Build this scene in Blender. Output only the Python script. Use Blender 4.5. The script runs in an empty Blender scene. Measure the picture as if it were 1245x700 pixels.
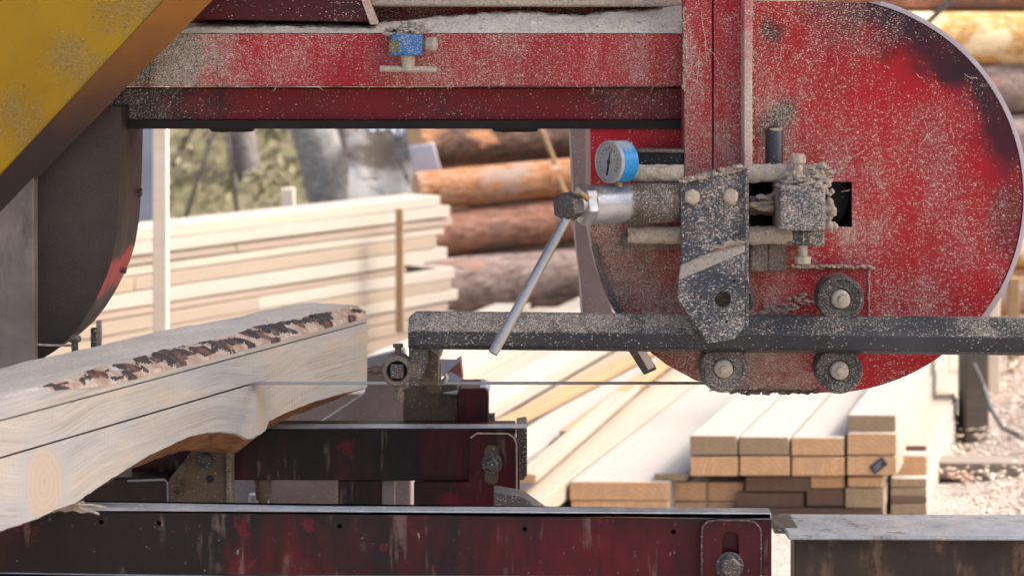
import bpy, bmesh, math, random
from mathutils import Vector, Matrix, noise as mnoise
random.seed(7)
SC = bpy.context.scene
COL = SC.collection
F = 2500.0; CX = 622.5; HY = 50.0; CAMZ = 1.2
R = math.radians

def P(px, py, d):
    return Vector(((px - CX) * d / F, d, CAMZ - (py - HY) * d / F))

# ------------------------------------------------------------------ node helpers
class G:
    def __init__(self, name):
        self.m = bpy.data.materials.new(name); self.m.use_nodes = True
        self.t = self.m.node_tree; self.t.nodes.clear()
        self.out = self.t.nodes.new('ShaderNodeOutputMaterial')
        self.b = self.t.nodes.new('ShaderNodeBsdfPrincipled')
        self.t.links.new(self.b.outputs[0], self.out.inputs[0])
        self.tc = self.t.nodes.new('ShaderNodeTexCoord')
        self.obj = self.tc.outputs['Object']
        self.geo = None
    def put(self, sock, v):
        if v is None: return
        if isinstance(v, (int, float)): sock.default_value = v
        elif isinstance(v, (tuple, list, Vector)):
            if len(v) == 3 and sock.type == 'RGBA': v = (*v, 1)
            sock.default_value = v
        else: self.t.links.new(v, sock)
    def math(self, op, a, b=None, c=None, clamp=False):
        n = self.t.nodes.new('ShaderNodeMath'); n.operation = op; n.use_clamp = clamp
        self.put(n.inputs[0], a); self.put(n.inputs[1], b)
        if c is not None: self.put(n.inputs[2], c)
        return n.outputs[0]
    def mix(self, f, a, b, mode='MIX'):
        n = self.t.nodes.new('ShaderNodeMix'); n.data_type = 'RGBA'; n.blend_type = mode
        self.put(n.inputs[0], f); self.put(n.inputs[6], a); self.put(n.inputs[7], b)
        return n.outputs[2]
    def map(self, vec=None, scale=(1, 1, 1), rot=(0, 0, 0), loc=(0, 0, 0)):
        n = self.t.nodes.new('ShaderNodeMapping')
        self.put(n.inputs[0], vec or self.obj); n.inputs[1].default_value = loc
        n.inputs[2].default_value = rot; n.inputs[3].default_value = scale
        return n.outputs[0]
    def vadd(self, a, b):
        n = self.t.nodes.new('ShaderNodeVectorMath'); n.operation = 'ADD'
        self.put(n.inputs[0], a); self.put(n.inputs[1], b); return n.outputs[0]
    def vscale(self, a, s):
        n = self.t.nodes.new('ShaderNodeVectorMath'); n.operation = 'SCALE'
        self.put(n.inputs[0], a); self.put(n.inputs[3], s); return n.outputs[0]
    def vdist(self, a, b):
        n = self.t.nodes.new('ShaderNodeVectorMath'); n.operation = 'DISTANCE'
        self.put(n.inputs[0], a); self.put(n.inputs[1], b); return n.outputs[1]
    def noise(self, vec=None, scale=5, detail=4, rough=.55, color=False, dist=0):
        n = self.t.nodes.new('ShaderNodeTexNoise')
        self.put(n.inputs['Vector'], vec or self.obj); n.inputs['Scale'].default_value = scale
        n.inputs['Detail'].default_value = detail; n.inputs['Roughness'].default_value = rough
        n.inputs['Distortion'].default_value = dist
        return n.outputs[1] if color else n.outputs[0]
    def vor(self, vec=None, scale=5):
        n = self.t.nodes.new('ShaderNodeTexVoronoi')
        self.put(n.inputs['Vector'], vec or self.obj); n.inputs['Scale'].default_value = scale
        return n.outputs['Distance'], n.outputs['Color']
    def wave(self, vec=None, scale=5, dist=2, detail=2, dscale=1):
        n = self.t.nodes.new('ShaderNodeTexWave')
        self.put(n.inputs['Vector'], vec or self.obj); n.inputs['Scale'].default_value = scale
        n.inputs['Distortion'].default_value = dist; n.inputs['Detail'].default_value = detail
        n.inputs['Detail Scale'].default_value = dscale
        return n.outputs[1]
    def range(self, v, a, b, c=0., d=1., smooth=False):
        n = self.t.nodes.new('ShaderNodeMapRange'); n.clamp = True
        if smooth: n.interpolation_type = 'SMOOTHSTEP'
        self.put(n.inputs[0], v); n.inputs[1].default_value = a; n.inputs[2].default_value = b
        n.inputs[3].default_value = c; n.inputs[4].default_value = d
        return n.outputs[0]
    def sep(self, v):
        n = self.t.nodes.new('ShaderNodeSeparateXYZ'); self.put(n.inputs[0], v); return n.outputs
    def sepc(self, v):
        n = self.t.nodes.new('ShaderNodeSeparateColor'); self.put(n.inputs[0], v); return n.outputs
    def ramp(self, v, stops):
        n = self.t.nodes.new('ShaderNodeValToRGB'); self.put(n.inputs[0], v)
        e = n.color_ramp.elements
        while len(e) < len(stops): e.new(.5)
        for i, (p, c) in enumerate(stops):
            e[i].position = p; e[i].color = (*c, 1)
        return n.outputs[0]
    def rnd(self):
        return self.t.nodes.new('ShaderNodeObjectInfo').outputs['Random']
    def bump(self, h, strength=.5, dist=.002, prev=None):
        n = self.t.nodes.new('ShaderNodeBump'); n.inputs['Strength'].default_value = strength
        n.inputs['Distance'].default_value = dist; self.put(n.inputs['Height'], h)
        if prev is not None: self.put(n.inputs['Normal'], prev)
        return n.outputs[0]
    def fin(self, col, rough=.6, metal=0, normal=None, spec=.5):
        self.put(self.b.inputs['Base Color'], col); self.put(self.b.inputs['Roughness'], rough)
        self.put(self.b.inputs['Metallic'], metal)
        self.put(self.b.inputs['Specular IOR Level'], spec)
        if normal is not None: self.put(self.b.inputs['Normal'], normal)
        return self.m

DUST = (.76, .665, .55)
def dusty(name, base, base2=None, nscale=7, grime=(.02, .016, .013), gr=(.55, .75), gscale=9, gstretch=(1, 1, 1),
          dens=.15, spots=(), rough=.45, metal=0, flake=420, patches=(), film=.10, extra=None, up=(.95, 1.4), dust=None, spec=.22, powder=.25, fine=0):
    """painted or bare metal with grime and sawdust grains; spots/patches are (x_px, y_px, depth, radius_m, amount)"""
    g = G(name); DUST = dust or globals()['DUST']
    col = g.mix(g.range(g.noise(scale=nscale, detail=5), .35, .65), base, base2 or base)
    gn = g.noise(g.map(scale=gstretch), scale=gscale, detail=8, rough=.68)
    gv = gn
    for (x, y, d, r, a) in patches:
        dd = g.vdist(g.obj, P(x, y, d))
        gv = g.math('ADD', gv, g.range(dd, r, r * .15, 0, a, True))
    gm = g.range(gv, gr[0], gr[1], 0, 1, True)
    col = g.mix(gm, col, grime)
    if extra: col = extra(g, col)
    if fine:
        fn = g.noise(scale=330, detail=4, rough=.7); fm = g.noise(scale=120, detail=3)
        col = g.mix(g.range(fn, .46, .66, 0, fine), col, tuple(x * .34 for x in base))
        col = g.mix(g.range(fm, .56, .70, 0, fine * .8), col, tuple(x * .45 for x in base))
    # density of sawdust
    D = g.math('MULTIPLY', g.range(g.noise(scale=14, detail=7, rough=.7), .33, .68, .15, 1.7), g.math('MULTIPLY', g.range(g.noise(scale=4.5, detail=4), .36, .62, .3, 1.5), dens))
    for (x, y, d, r, a) in spots:
        dd = g.vdist(g.obj, P(x, y, d))
        f = g.math('MULTIPLY', g.range(dd, r, r * .1, 0, a, True), g.range(g.noise(scale=22, detail=5), .3, .65, .35, 1.25))
        D = g.math('ADD', D, f)
    nz = g.sep(g.t.nodes.new('ShaderNodeNewGeometry').outputs['True Normal'])[2]
    D = g.math('MULTIPLY', D, g.range(g.noise(g.map(scale=(1, 1, .28), rot=(0, R(-32), 0)), 24, 4, .6), .36, .62, .45, 1.45))
    D = g.math('MULTIPLY', D, g.range(nz, .08, .65, up[0], up[1]))
    warp = g.vadd(g.obj, g.vscale(g.noise(scale=180, detail=1, color=True), .004))
    hts = []; msk = None; var = None
    for sc, ro, st in ((flake, (0, 0, 0), (1, 1, 1.9)), (flake * .8, (0, R(75), 0), (1, 1, 2.2)), (flake * 1.7, (0, R(35), 0), (1, 1, 1.4))):
        di, co = g.vor(g.map(warp, scale=st, rot=ro), sc)
        rr = g.sepc(co)
        on = g.math('LESS_THAN', rr[0], D)
        near = g.range(di, .52, .34, 0, 1)
        k = g.math('MULTIPLY', g.math('MULTIPLY', on, near), g.range(rr[1], 0, .9, .15, .95))
        if dens < .013 and not spots: k = g.math('MULTIPLY', k, .0)
        msk = k if msk is None else g.math('MAXIMUM', msk, k)
        var = rr[2] if var is None else var
    dcol = g.mix(var, (DUST[0] * .66, DUST[1] * .63, DUST[2] * .58), (DUST[0] * 1.25, DUST[1] * 1.25, DUST[2] * 1.25))
    filmm = g.math('MULTIPLY', g.math('MINIMUM', g.math('MAXIMUM', D, 0.), 1.), film)
    pw = g.math('MULTIPLY', g.range(g.noise(scale=520, detail=2, rough=.7), .46, .72), g.math('MULTIPLY', g.math('MINIMUM', g.math('MAXIMUM', g.math('MULTIPLY', D, 1.6), .06), 1.), powder))
    col = g.mix(pw, col, tuple(x * .75 for x in DUST))
    col = g.mix(filmm, col, DUST)
    col = g.mix(msk, col, dcol)
    ro = g.math('MAXIMUM', g.math('ADD', g.math('MULTIPLY', g.math('ADD', msk, filmm), .5), g.range(gn, .3, .7, rough - .08, rough + .12)), 0, clamp=True)
    b1 = g.bump(g.noise(scale=60, detail=5), .12, .004)
    if fine: b1 = g.bump(fn, .9, .004, b1)
    nrm = g.bump(msk, .7, .0025, b1)
    me = metal if not metal else g.math('MULTIPLY', metal, g.math('SUBTRACT', 1, g.math('MAXIMUM', msk, gm), clamp=True))
    return g.fin(col, ro, me, nrm, spec)

M = {}
# red paint of the head
RED = (.36, .018, .030); RED2 = (.24, .014, .024)
def cover_dirt(g, col):
    n = g.noise(scale=26, detail=6, rough=.7)
    for (x, y, r, a) in ((740, 340, .16, .8), (880, 480, .16, .75), (760, 420, .10, .6)):
        f = g.math('MULTIPLY', g.range(g.vdist(g.obj, P(x, y, 2.95)), r, r * .2, 0, a, True), g.range(n, .35, .6))
        col = g.mix(f, col, (.15, .085, .055))
    rd = g.vdist(g.obj, P(1000, 238, 2.95))
    rd = g.math('ADD', rd, g.math('MULTIPLY', g.math('SUBTRACT', g.noise(scale=11, detail=7, rough=.65), .5), .16))
    for (x, y, r, a) in ((1130, 60, .15, 1.), (1190, 140, .13, 1.), (1060, 15, .12, .8), (1235, 270, .07, .6)):
        f = g.math('MULTIPLY', g.range(rd, .205, .268, 0, .92, True), g.range(g.vdist(g.obj, P(x, y, 2.95)), r, r * .5, 0, a, True))
        col = g.mix(f, col, (.030, .009, .016))
    return col
M['cover'] = dusty('dusty_red_paint', (.41, .008, .015), (.30, .007, .013), dens=.11, gr=(.60, .98),
    spots=[(930, 230, 2.95, .15, .42), (900, 400, 2.95, .18, .50), (760, 320, 2.95, .15, .62), (1110, 370, 2.95, .09, .25), (980, 10, 2.95, .14, .22), (1040, 290, 2.95, .06, .55), (900, 475, 2.95, .15, .7), (960, 470, 2.95, .06, .5), (1080, 200, 2.95, .18, .12), (1175, 280, 2.95, .1, .12), (940, 120, 2.95, .08, .3), (1130, 90, 2.95, .12, -.16), (1200, 180, 2.95, .09, -.14)],
    patches=[(940, 155, 2.95, .05, .34), (938, 40, 2.95, .03, .30), (955, 130, 2.95, .035, .28), (900, 480, 2.95, .10, .12)], grime=(.018, .010, .013), extra=cover_dirt)
M['beam'] = dusty('beam_red_paint', (.37, .011, .018), (.28, .010, .016), dens=.18, gr=(.66, .82),
    spots=[(190, 70, 2.93, .17, .85), (300, 80, 2.93, .16, .30), (520, 90, 2.93, .1, .2), (640, 80, 2.93, .16, .12), (760, 95, 2.93, .12, .16)],
    patches=[(200, 70, 2.93, .20, .3)])
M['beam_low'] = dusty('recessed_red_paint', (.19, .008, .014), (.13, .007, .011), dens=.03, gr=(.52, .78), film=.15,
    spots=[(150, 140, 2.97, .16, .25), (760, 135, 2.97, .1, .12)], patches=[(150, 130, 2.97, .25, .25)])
M['lip'] = dusty('shade_dark_lip_paint', (.010, .004, .004), (.006, .004, .004), dens=.01, gr=(.5, .75), film=0)  # underside shade of the lip painted in as a near-black base colour
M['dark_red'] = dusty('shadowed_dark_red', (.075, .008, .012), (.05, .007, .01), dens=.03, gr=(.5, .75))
M['back_red'] = dusty('back_plate_red', (.32, .018, .030), (.2, .015, .02), dens=.25)
M['column'] = dusty('column_red_paint', (.40, .012, .019), (.31, .011, .017), dens=.30, gr=(.68, .85),
    spots=[(850, 190, 2.9, .1, .3), (910, 100, 2.9, .04, .1), (835, 60, 2.9, .03, .35)])
M['lip_dust'] = dusty('column_edge_paint', (.44, .06, .08), (.48, .17, .16), dens=.6, film=.6)
M['cover_left'] = dusty('grimy_black_cover', (.060, .047, .038), (.038, .030, .025), dens=.008, gr=(.6, .85), rough=.65, flake=560, film=.05, powder=.9, spec=.12)
def redpatch(g, col):
    z = g.sep(g.obj)
    n = g.noise(scale=16, detail=6)
    zz = g.math('ADD', z[2], g.math('MULTIPLY', g.math('SUBTRACT', n, .5), .10))
    top = CAMZ - (306 - HY) * 3.0 / F; bot = CAMZ - (352 - HY) * 2.95 / F
    m = g.math('MULTIPLY', g.range(zz, top + .004, top - .003), g.range(zz, bot - .004, bot + .003))
    return g.mix(m, col, (.30, .018, .022))
M['rim_left'] = dusty('worn_rim_paint', (.036, .023, .019), (.024, .016, .013), film=.04, spec=.12, dens=.012, gr=(.62, .85), rough=.5, flake=420, extra=redpatch)
M['plate_left'] = dusty('grimy_brown_plate', (.27, .22, .185), (.15, .12, .10), spec=.12, dens=.012, gr=(.5, .8), gscale=5, gstretch=(2, 1, .6), grime=(.03, .023, .02), flake=420)
M['yellow'] = dusty('dusty_yellow_paint', (.37, .215, .004), (.30, .165, .004), dens=.006, gr=(.7, .9), grime=(.11, .07, .015), flake=300, film=.12, dust=(.36, .25, .12),
    spots=[(175, 12, 2.84, .06, 1.0), (90, 85, 2.84, .06, .5), (20, 140, 2.84, .05, .6), (122, 85, 2.84, .04, .6), (45, 175, 2.84, .05, .4), (130, 25, 2.84, .04, .4), (80, 60, 2.84, .04, .4)])
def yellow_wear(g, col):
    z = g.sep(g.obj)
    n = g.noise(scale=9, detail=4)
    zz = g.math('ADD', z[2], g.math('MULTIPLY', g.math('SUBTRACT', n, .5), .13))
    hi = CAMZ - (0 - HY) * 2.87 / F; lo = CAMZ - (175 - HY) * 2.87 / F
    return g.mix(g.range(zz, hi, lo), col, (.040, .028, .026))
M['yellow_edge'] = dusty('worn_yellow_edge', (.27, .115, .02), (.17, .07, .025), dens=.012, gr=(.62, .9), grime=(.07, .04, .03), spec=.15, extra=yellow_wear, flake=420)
M['bar'] = dusty('dusty_bar_steel', (.06, .062, .066), (.035, .036, .038), up=(.10, 1.3), dens=.12, gr=(.55, .8), rough=.4, metal=.4, flake=420, film=.1,
    spots=[(570, 390, 2.85, .18, .62), (760, 390, 2.85, .18, .58), (870, 395, 2.85, .06, .2), (1220, 395, 2.85, .10, .35)])
M['bracket'] = dusty('dusty_bracket_steel', (.035, .043, .058), (.05, .058, .07), dens=.5, gr=(.7, .9), rough=.5, flake=300, film=.08,
    spots=[(865, 290, 2.82, .10, .22), (850, 385, 2.82, .07, .3), (870, 340, 2.82, .05, -.25)])
M['crust'] = dusty('caked_sawdust', (.74, .62, .47), (.58, .47, .345), nscale=30, dens=.55, gr=(.52, .72), gscale=110, grime=(.26, .20, .145), rough=.9, flake=420, fine=.55)
M['crust_dark'] = dusty('thin_caked_sawdust', (.27, .215, .16), (.15, .115, .085), nscale=25, dens=.28, gr=(.6, .9), grime=(.05, .04, .03), rough=.9, flake=480, fine=.5)
M['steel'] = dusty('bare_bright_steel', (.54, .51, .48), (.36, .34, .32), dens=.02, gr=(.66, .85), gscale=20, rough=.32, metal=.85, film=.05)
M['steel_dark'] = dusty('oiled_dark_steel', (.11, .105, .10), (.06, .055, .05), dens=.12, gr=(.55, .8), rough=.42, metal=.5, flake=420)
M['cyl'] = dusty('worn_cylinder_steel', (.50, .50, .51), (.30, .29, .28), nscale=25, dens=.10, gr=(.56, .72), gscale=12, rough=.34, metal=.75, film=.2, grime=(.06, .045, .035),
    spots=[(800, 245, 2.83, .06, .35)], patches=[(800, 250, 2.83, .08, .45), (760, 268, 2.83, .03, .2)])
M['blade'] = dusty('saw_blade_steel', (.36, .36, .37), (.28, .285, .29), dens=.0, gr=(.75, .95), rough=.4, metal=.5, film=0)
M['roller'] = dusty('dusty_roller_steel', (.035, .035, .037), (.06, .055, .05), dens=.2, gr=(.6, .8), rough=.4, metal=.3, flake=480,
    spots=[(881, 447, 2.85, .05, .4)])
M['black'] = dusty('black_void_metal', (.012, .012, .012), (.02, .02, .02), dens=.02)
M['blue'] = dusty('dusty_blue_plastic', (.010, .125, .34), (.012, .15, .40), dens=.12, gr=(.75, .95), flake=420, film=.12,
    spots=[(496, 46, 2.9, .022, .6)])
M['bezel'] = dusty('gauge_blue_plastic', (.01, .19, .46), (.012, .21, .50), dens=.04, gr=(.8, .95), film=.3, rough=.35,
    spots=[(755, 175, 2.8, .022, 1.1)], flake=700)
M['dial'] = dusty('grubby_dial', (.36, .36, .35), (.27, .265, .255), nscale=40, dens=.04, gr=(.58, .9), gscale=30, grime=(.14, .12, .09), flake=700, rough=.25)
M['green'] = dusty('faded_olive_label', (.10, .11, .03), dens=.15)
M['brass'] = dusty('dull_brass', (.35, .22, .10), dens=.1, metal=.7)
# sawmill bed
BEDR = dict(gr=(.38, .68), gscale=11, gstretch=(1.8, 1, .5), grime=(.013, .009, .009), rough=.40)
def scuffs(g, col):
    n = g.noise(g.map(scale=(14, 1, 1.6)), 4, 5, .6)
    n2 = g.noise(scale=24, detail=4)
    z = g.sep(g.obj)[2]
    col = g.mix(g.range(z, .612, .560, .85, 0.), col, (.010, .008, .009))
    col = g.mix(g.math('MULTIPLY', g.range(n, .58, .64), g.range(n2, .45, .6, 0, .5)), col, (.20, .15, .12))
    n4 = g.noise(g.map(scale=(1.6, 1, .8)), 75, 5, .7)
    col = g.mix(g.range(n4, .66, .70, 0, .75), col, (.36, .30, .25))
    col = g.mix(g.range(g.noise(g.map(scale=(1, 1, .35)), 34, 6, .7), .50, .66, 0, .7), col, (.016, .010, .010))
    return g.mix(g.math('MULTIPLY', g.range(g.noise(scale=24, detail=6, rough=.65), .61, .67), .35), col, (.22, .009, .017))
def scuffs2(g, col):
    n = g.noise(g.map(scale=(14, 1, 1.6)), 4, 5, .6); n2 = g.noise(scale=24, detail=4)
    col = g.mix(g.math('MULTIPLY', g.range(n, .58, .64), g.range(n2, .45, .6, 0, .5)), col, (.20, .15, .11))
    return g.mix(g.math('MULTIPLY', g.range(g.noise(scale=13, detail=5), .60, .66), .5), col, (.20, .010, .018))
M['rail'] = dusty('chipped_dark_red_rail', (.10, .007, .011), (.045, .006, .008), dens=.003, flake=480, film=.03, powder=.2, extra=scuffs,
    patches=[(120, 660, 2.65, .22, .22), (300, 640, 2.65, .2, .12), (760, 690, 2.65, .25, -.17), (880, 660, 2.65, .15, -.22), (340, 690, 2.65, .12, -.12)], **BEDR)
M['bunk'] = dusty('worn_dark_bunk', (.075, .006, .010), (.04, .005, .007), dens=.003, flake=480, film=.03, powder=.25, extra=scuffs2,
    patches=[(400, 545, 3.16, .3, .18), (600, 600, 3.16, .1, -.18)], **BEDR)
M['edge'] = dusty('rubbed_steel_edge', (.40, .42, .46), (.26, .275, .30), nscale=20, dens=.08, gr=(.6, .75), gscale=20, rough=.38, metal=.45, grime=(.07, .06, .06), film=.1)
M['edge_dirty'] = dusty('pitted_dusty_flange', (.50, .52, .55), (.34, .36, .39), nscale=30, dens=.25, gr=(.52, .68), gscale=26, rough=.45, metal=.3, grime=(.09, .075, .065), film=.15)
M['rusty'] = dusty('rusty_grease_plate', (.075, .052, .035), (.16, .115, .07), nscale=14, dens=.02, gr=(.5, .7), gscale=14, flake=480)
M['pinkgrey'] = dusty('faded_pink_paint', (.36, .29, .28), (.26, .21, .205), nscale=9, dens=.05, gr=(.62, .9), grime=(.15, .12, .11), rough=.5)
M['palesteel'] = dusty('pale_galvanised', (.46, .46, .52), (.38, .37, .42), dens=.04, gr=(.65, .9), rough=.4, metal=.3, grime=(.18, .14, .13))
M['ext'] = dusty('grimy_black_rail', (.022, .017, .014), (.05, .032, .022), dens=.006, nscale=16, gr=(.50, .68), gscale=22, gstretch=(1.3, 1, .6), rough=.45, grime=(.13, .085, .05), flake=480)

# wood
def wood(name, a, b, c, end=False, gscale=1., rnd_amt=.35):
    g = G(name)
    r = g.rnd()
    off = g.vscale(g.t.nodes.new('ShaderNodeCombineXYZ').outputs[0], 1)
    cmb = g.t.nodes.new('ShaderNodeCombineXYZ')
    g.put(cmb.inputs[0], g.math('MULTIPLY', r, 37.)); g.put(cmb.inputs[1], g.math('MULTIPLY', r, 11.))
    v = g.vadd(g.obj, cmb.outputs[0])
    if end:
        n1 = g.wave(g.map(v, scale=(6, 6, 26), rot=(R(12), 0, 0)), 6, 7, 4, 1.5)
        q = g.sep(g.obj); yy = g.math('SUBTRACT', q[1], g.math('MULTIPLY', r, .14)); zz = g.math('ADD', q[2], g.math('MULTIPLY', g.math('SUBTRACT', r, .3), .09))
        dd = g.math('SQRT', g.math('ADD', g.math('MULTIPLY', yy, yy), g.math('MULTIPLY', zz, zz)))
        n1 = g.math('ADD', g.math('MULTIPLY', n1, .4), g.range(g.math('SINE', g.math('ADD', g.math('MULTIPLY', dd, 560.), g.math('MULTIPLY', g.noise(v, 14, 3), 9.))), -1, 1, .1, .6))
        n2 = g.noise(v, 18, 5)
        n3 = g.noise(v, 160, 3)
    else:
        n1 = g.noise(g.map(v, scale=(.9, 26, 26)), 3 * gscale, 5, .6, dist=.3)
        n2 = g.noise(g.map(v, scale=(.5, 2.5, 2.5)), 2.2, 4)
        n3 = g.noise(g.map(v, scale=(6, 160, 160)), 4, 3)
    col = g.mix(g.range(n1, .3, .7), a, b)
    col = g.mix(g.range(n2, .45, .75), col, c)
    col = g.mix(g.math('MULTIPLY', g.range(r, 0, 1), rnd_amt), col, c)
    col = g.mix(g.range(n3, .35, .7, 0, .22), col, tuple(x * .55 for x in c))
    return g.fin(col, .75, 0, g.bump(n3, .25, .001), .3)
M['pine'] = wood('fresh_pine', (.41, .35, .28), (.34, .275, .205), (.32, .25, .19))
M['stack_a'] = wood('sun_bleached_pine', (.43, .375, .305), (.36, .30, .225), (.34, .31, .265), rnd_amt=.7)
M['stack_b'] = wood('warm_sawn_pine', (.35, .27, .19), (.28, .205, .135), (.30, .235, .19), rnd_amt=.9)
M['stack_c'] = wood('pinkish_sawn_pine', (.32, .255, .19), (.27, .205, .145), (.28, .23, .18), rnd_amt=.9)
M['pine_pale'] = wood('pale_pine', (.41, .37, .315), (.34, .295, .24), (.32, .29, .255), rnd_amt=.7)
M['pine_mix'] = wood('weathering_pine', (.68, .54, .38), (.58, .42, .25), (.50, .41, .34), rnd_amt=.8)
M['end'] = wood('pine_end_grain', (.70, .44, .235), (.58, .335, .16), (.52, .33, .19), end=True)
M['end_grey'] = wood('grey_end_grain', (.42, .30, .185), (.32, .23, .14), (.30, .225, .15), end=True)
M['end_dark'] = wood('dark_stained_ends', (.21, .10, .065), (.13, .085, .06), (.17, .125, .09), end=True)
M['old'] = wood('old_grey_timber', (.32, .26, .20), (.22, .17, .13), (.18, .15, .12))
M['stake_pale'] = wood('clean_pale_stake', (.78, .68, .55), (.70, .58, .44), (.66, .54, .42))
M['post'] = wood('grey_weathered_post', (.16, .135, .11), (.11, .095, .08), (.10, .085, .07))
M['stake'] = wood('brown_stake', (.38, .25, .13), (.32, .2, .1), (.3, .19, .1))

def cant_mat():
    g = G('grey_stained_pine')
    v = g.obj
    s = g.sep(v)
    bend = g.noise(g.map(v, scale=(1.3, 1, 2.5)), 1.6, 1, color=True)
    v2 = g.vadd(v, g.vscale(bend, .014))
    # knots (local s, z): big pale knot left, branch knot at the bottom notch
    arch = g.t.nodes.new('ShaderNodeCombineXYZ')
    kn = g.range(g.vdist(g.map(v, scale=(1, 0, .55)), (.015, 0, -.545 * .55)), .14, .0, 0, .022, True)
    kn2 = g.range(g.vdist(g.map(v, scale=(1, 0, .55)), (-.505, 0, -.548 * .55)), .14, .02, 0, .02, True)
    g.put(arch.inputs[2], g.math('ADD', kn, kn2)); v2 = g.vadd(v2, arch.outputs[0])
    col_g = g.noise(g.map(v2, scale=(.7, 1, 26)), 3.4, 8, .7)
    col_h = g.noise(g.map(v2, scale=(.9, 1, 62)), 4.2, 8, .72)
    fine = g.noise(g.map(v2, scale=(5, 1, 260)), 3, 4, .6)
    broad = g.noise(g.map(v2, scale=(1.8, 1, 9)), 2.4, 5)
    tint = g.noise(g.map(v, scale=(3.2, 1, 9)), 3.1, 4)
    zone = g.range(g.noise(g.map(v2, scale=(2.4, 1, 7)), 2.6, 4), .42, .6)
    col = g.mix(g.range(col_g, .34, .68), (.565, .52, .455), (.445, .405, .35))
    col = g.mix(g.range(broad, .46, .64, 0, .65), col, (.42, .435, .455))
    col = g.mix(g.range(tint, .50, .70, 0, .65), col, (.60, .47, .34))
    col = g.mix(g.math('MULTIPLY', g.range(col_h, .46, .62), g.math('MULTIPLY', zone, .6)), col, (.22, .20, .185))
    col = g.mix(g.range(fine, .50, .72, 0, .6), col, (.26, .265, .235))
    grit = g.noise(scale=420, detail=2)
    col = g.mix(g.range(grit, .54, .74, 0, .65), col, (.30, .27, .24))
    def knot(col, x, z, rx, rz, c1, c2, slant=0):
        mp = g.map(v, loc=(-x, 0, -z))
        q = g.sep(mp)
        xx = g.math('DIVIDE', g.math('ADD', q[0], g.math('MULTIPLY', q[2], slant)), rx)
        zz = g.math('DIVIDE', q[2], rz)
        rr = g.math('SQRT', g.math('ADD', g.math('MULTIPLY', xx, xx), g.math('MULTIPLY', zz, zz)))
        rr = g.math('ADD', rr, g.math('MULTIPLY', g.math('SUBTRACT', g.noise(scale=22, detail=4), .5), .55))
        ring = g.math('SINE', g.math('MULTIPLY', rr, 31.))
        kc = g.mix(g.range(ring, -1, 1, .0, .28), c1, c2)
        col = g.mix(g.range(rr, 1.75, .95, 0, .6, True), col, (.43, .43, .44))
        return g.mix(g.range(rr, 1.15, .6, 0, .62, True), col, kc)
    col = knot(col, -.505, -.545, .040, .054, (.58, .43, .29), (.40, .27, .17), .12)
    col = knot(col, .015, -.545, .016, .045, (.55, .42, .26), (.36, .25, .15), .05)
    # saw marks across the grain on the face
    saw = g.wave(g.map(v, scale=(1, 0, .3)), 42, 4, 3)
    col = g.mix(g.range(saw, .6, 1, 0, .07), col, (.33, .30, .27))
    h = g.math('ADD', fine, g.math('MULTIPLY', saw, .35))
    return g.fin(col, .85, 0, g.bump(h, .35, .0015), .2)
M['cant'] = cant_mat()
def slab_top():
    g = G('sawdust_covered_slab')
    n = g.noise(g.map(scale=(3, 8, 8)), 3, 6)
    f = g.noise(scale=190, detail=4)
    st = g.noise(g.map(scale=(2, 60, 60)), 3, 4)
    col = g.mix(g.range(n, .35, .65), (.70, .63, .54), (.58, .52, .44))
    col = g.mix(g.range(st, .45, .7, 0, .4), col, (.52, .46, .39))
    col = g.mix(g.range(f, .45, .7, 0, .5), col, (.33, .28, .22))
    return g.fin(col, .95, 0, g.bump(f, .6, .002), .1)
M['slab_top'] = slab_top()
def bark_mat():
    g = G('flaking_bark')
    n2 = g.noise(g.map(scale=(5, 3, 3)), 12, 5); n3 = g.noise(scale=140, detail=5, rough=.65); n4 = g.noise(scale=45, detail=4)
    col = g.mix(n3, (.125, .105, .10), (.035, .029, .031))
    col = g.mix(g.range(n2, .54, .62), col, (.21, .105, .07))
    col = g.mix(g.range(n4, .6, .7, 0, .7), col, (.30, .24, .20))
    return g.fin(col, .9, 0, g.bump(n3, .8, .004), .15)
def inner_mat():
    g = G('pale_inner_bark')
    n = g.noise(g.map(scale=(5, 3, 3)), 12, 5); n3 = g.noise(scale=150, detail=4)
    col = g.mix(g.range(n, .38, .62), (.60, .485, .39), (.44, .305, .225))
    col = g.mix(g.range(n3, .48, .72, 0, .6), col, (.22, .14, .10))
    return g.fin(col, .9, 0, g.bump(n3, .6, .003), .15)
M['inner_bark'] = inner_mat()
M['bark'] = bark_mat()
def under_mat():
    g = G('red_brown_underside')
    st = g.noise(g.map(scale=(3, 40, 40), rot=(0, 0, R(12))), 4, 5)
    n = g.noise(scale=30, detail=5)
    col = g.mix(g.range(st, .35, .65), (.34, .165, .075), (.17, .075, .035))
    col = g.mix(g.range(n, .55, .75), col, (.10, .05, .03))
    return g.fin(col, .9, 0, g.bump(st, .5, .003), .2)
M['under'] = under_mat()

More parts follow.
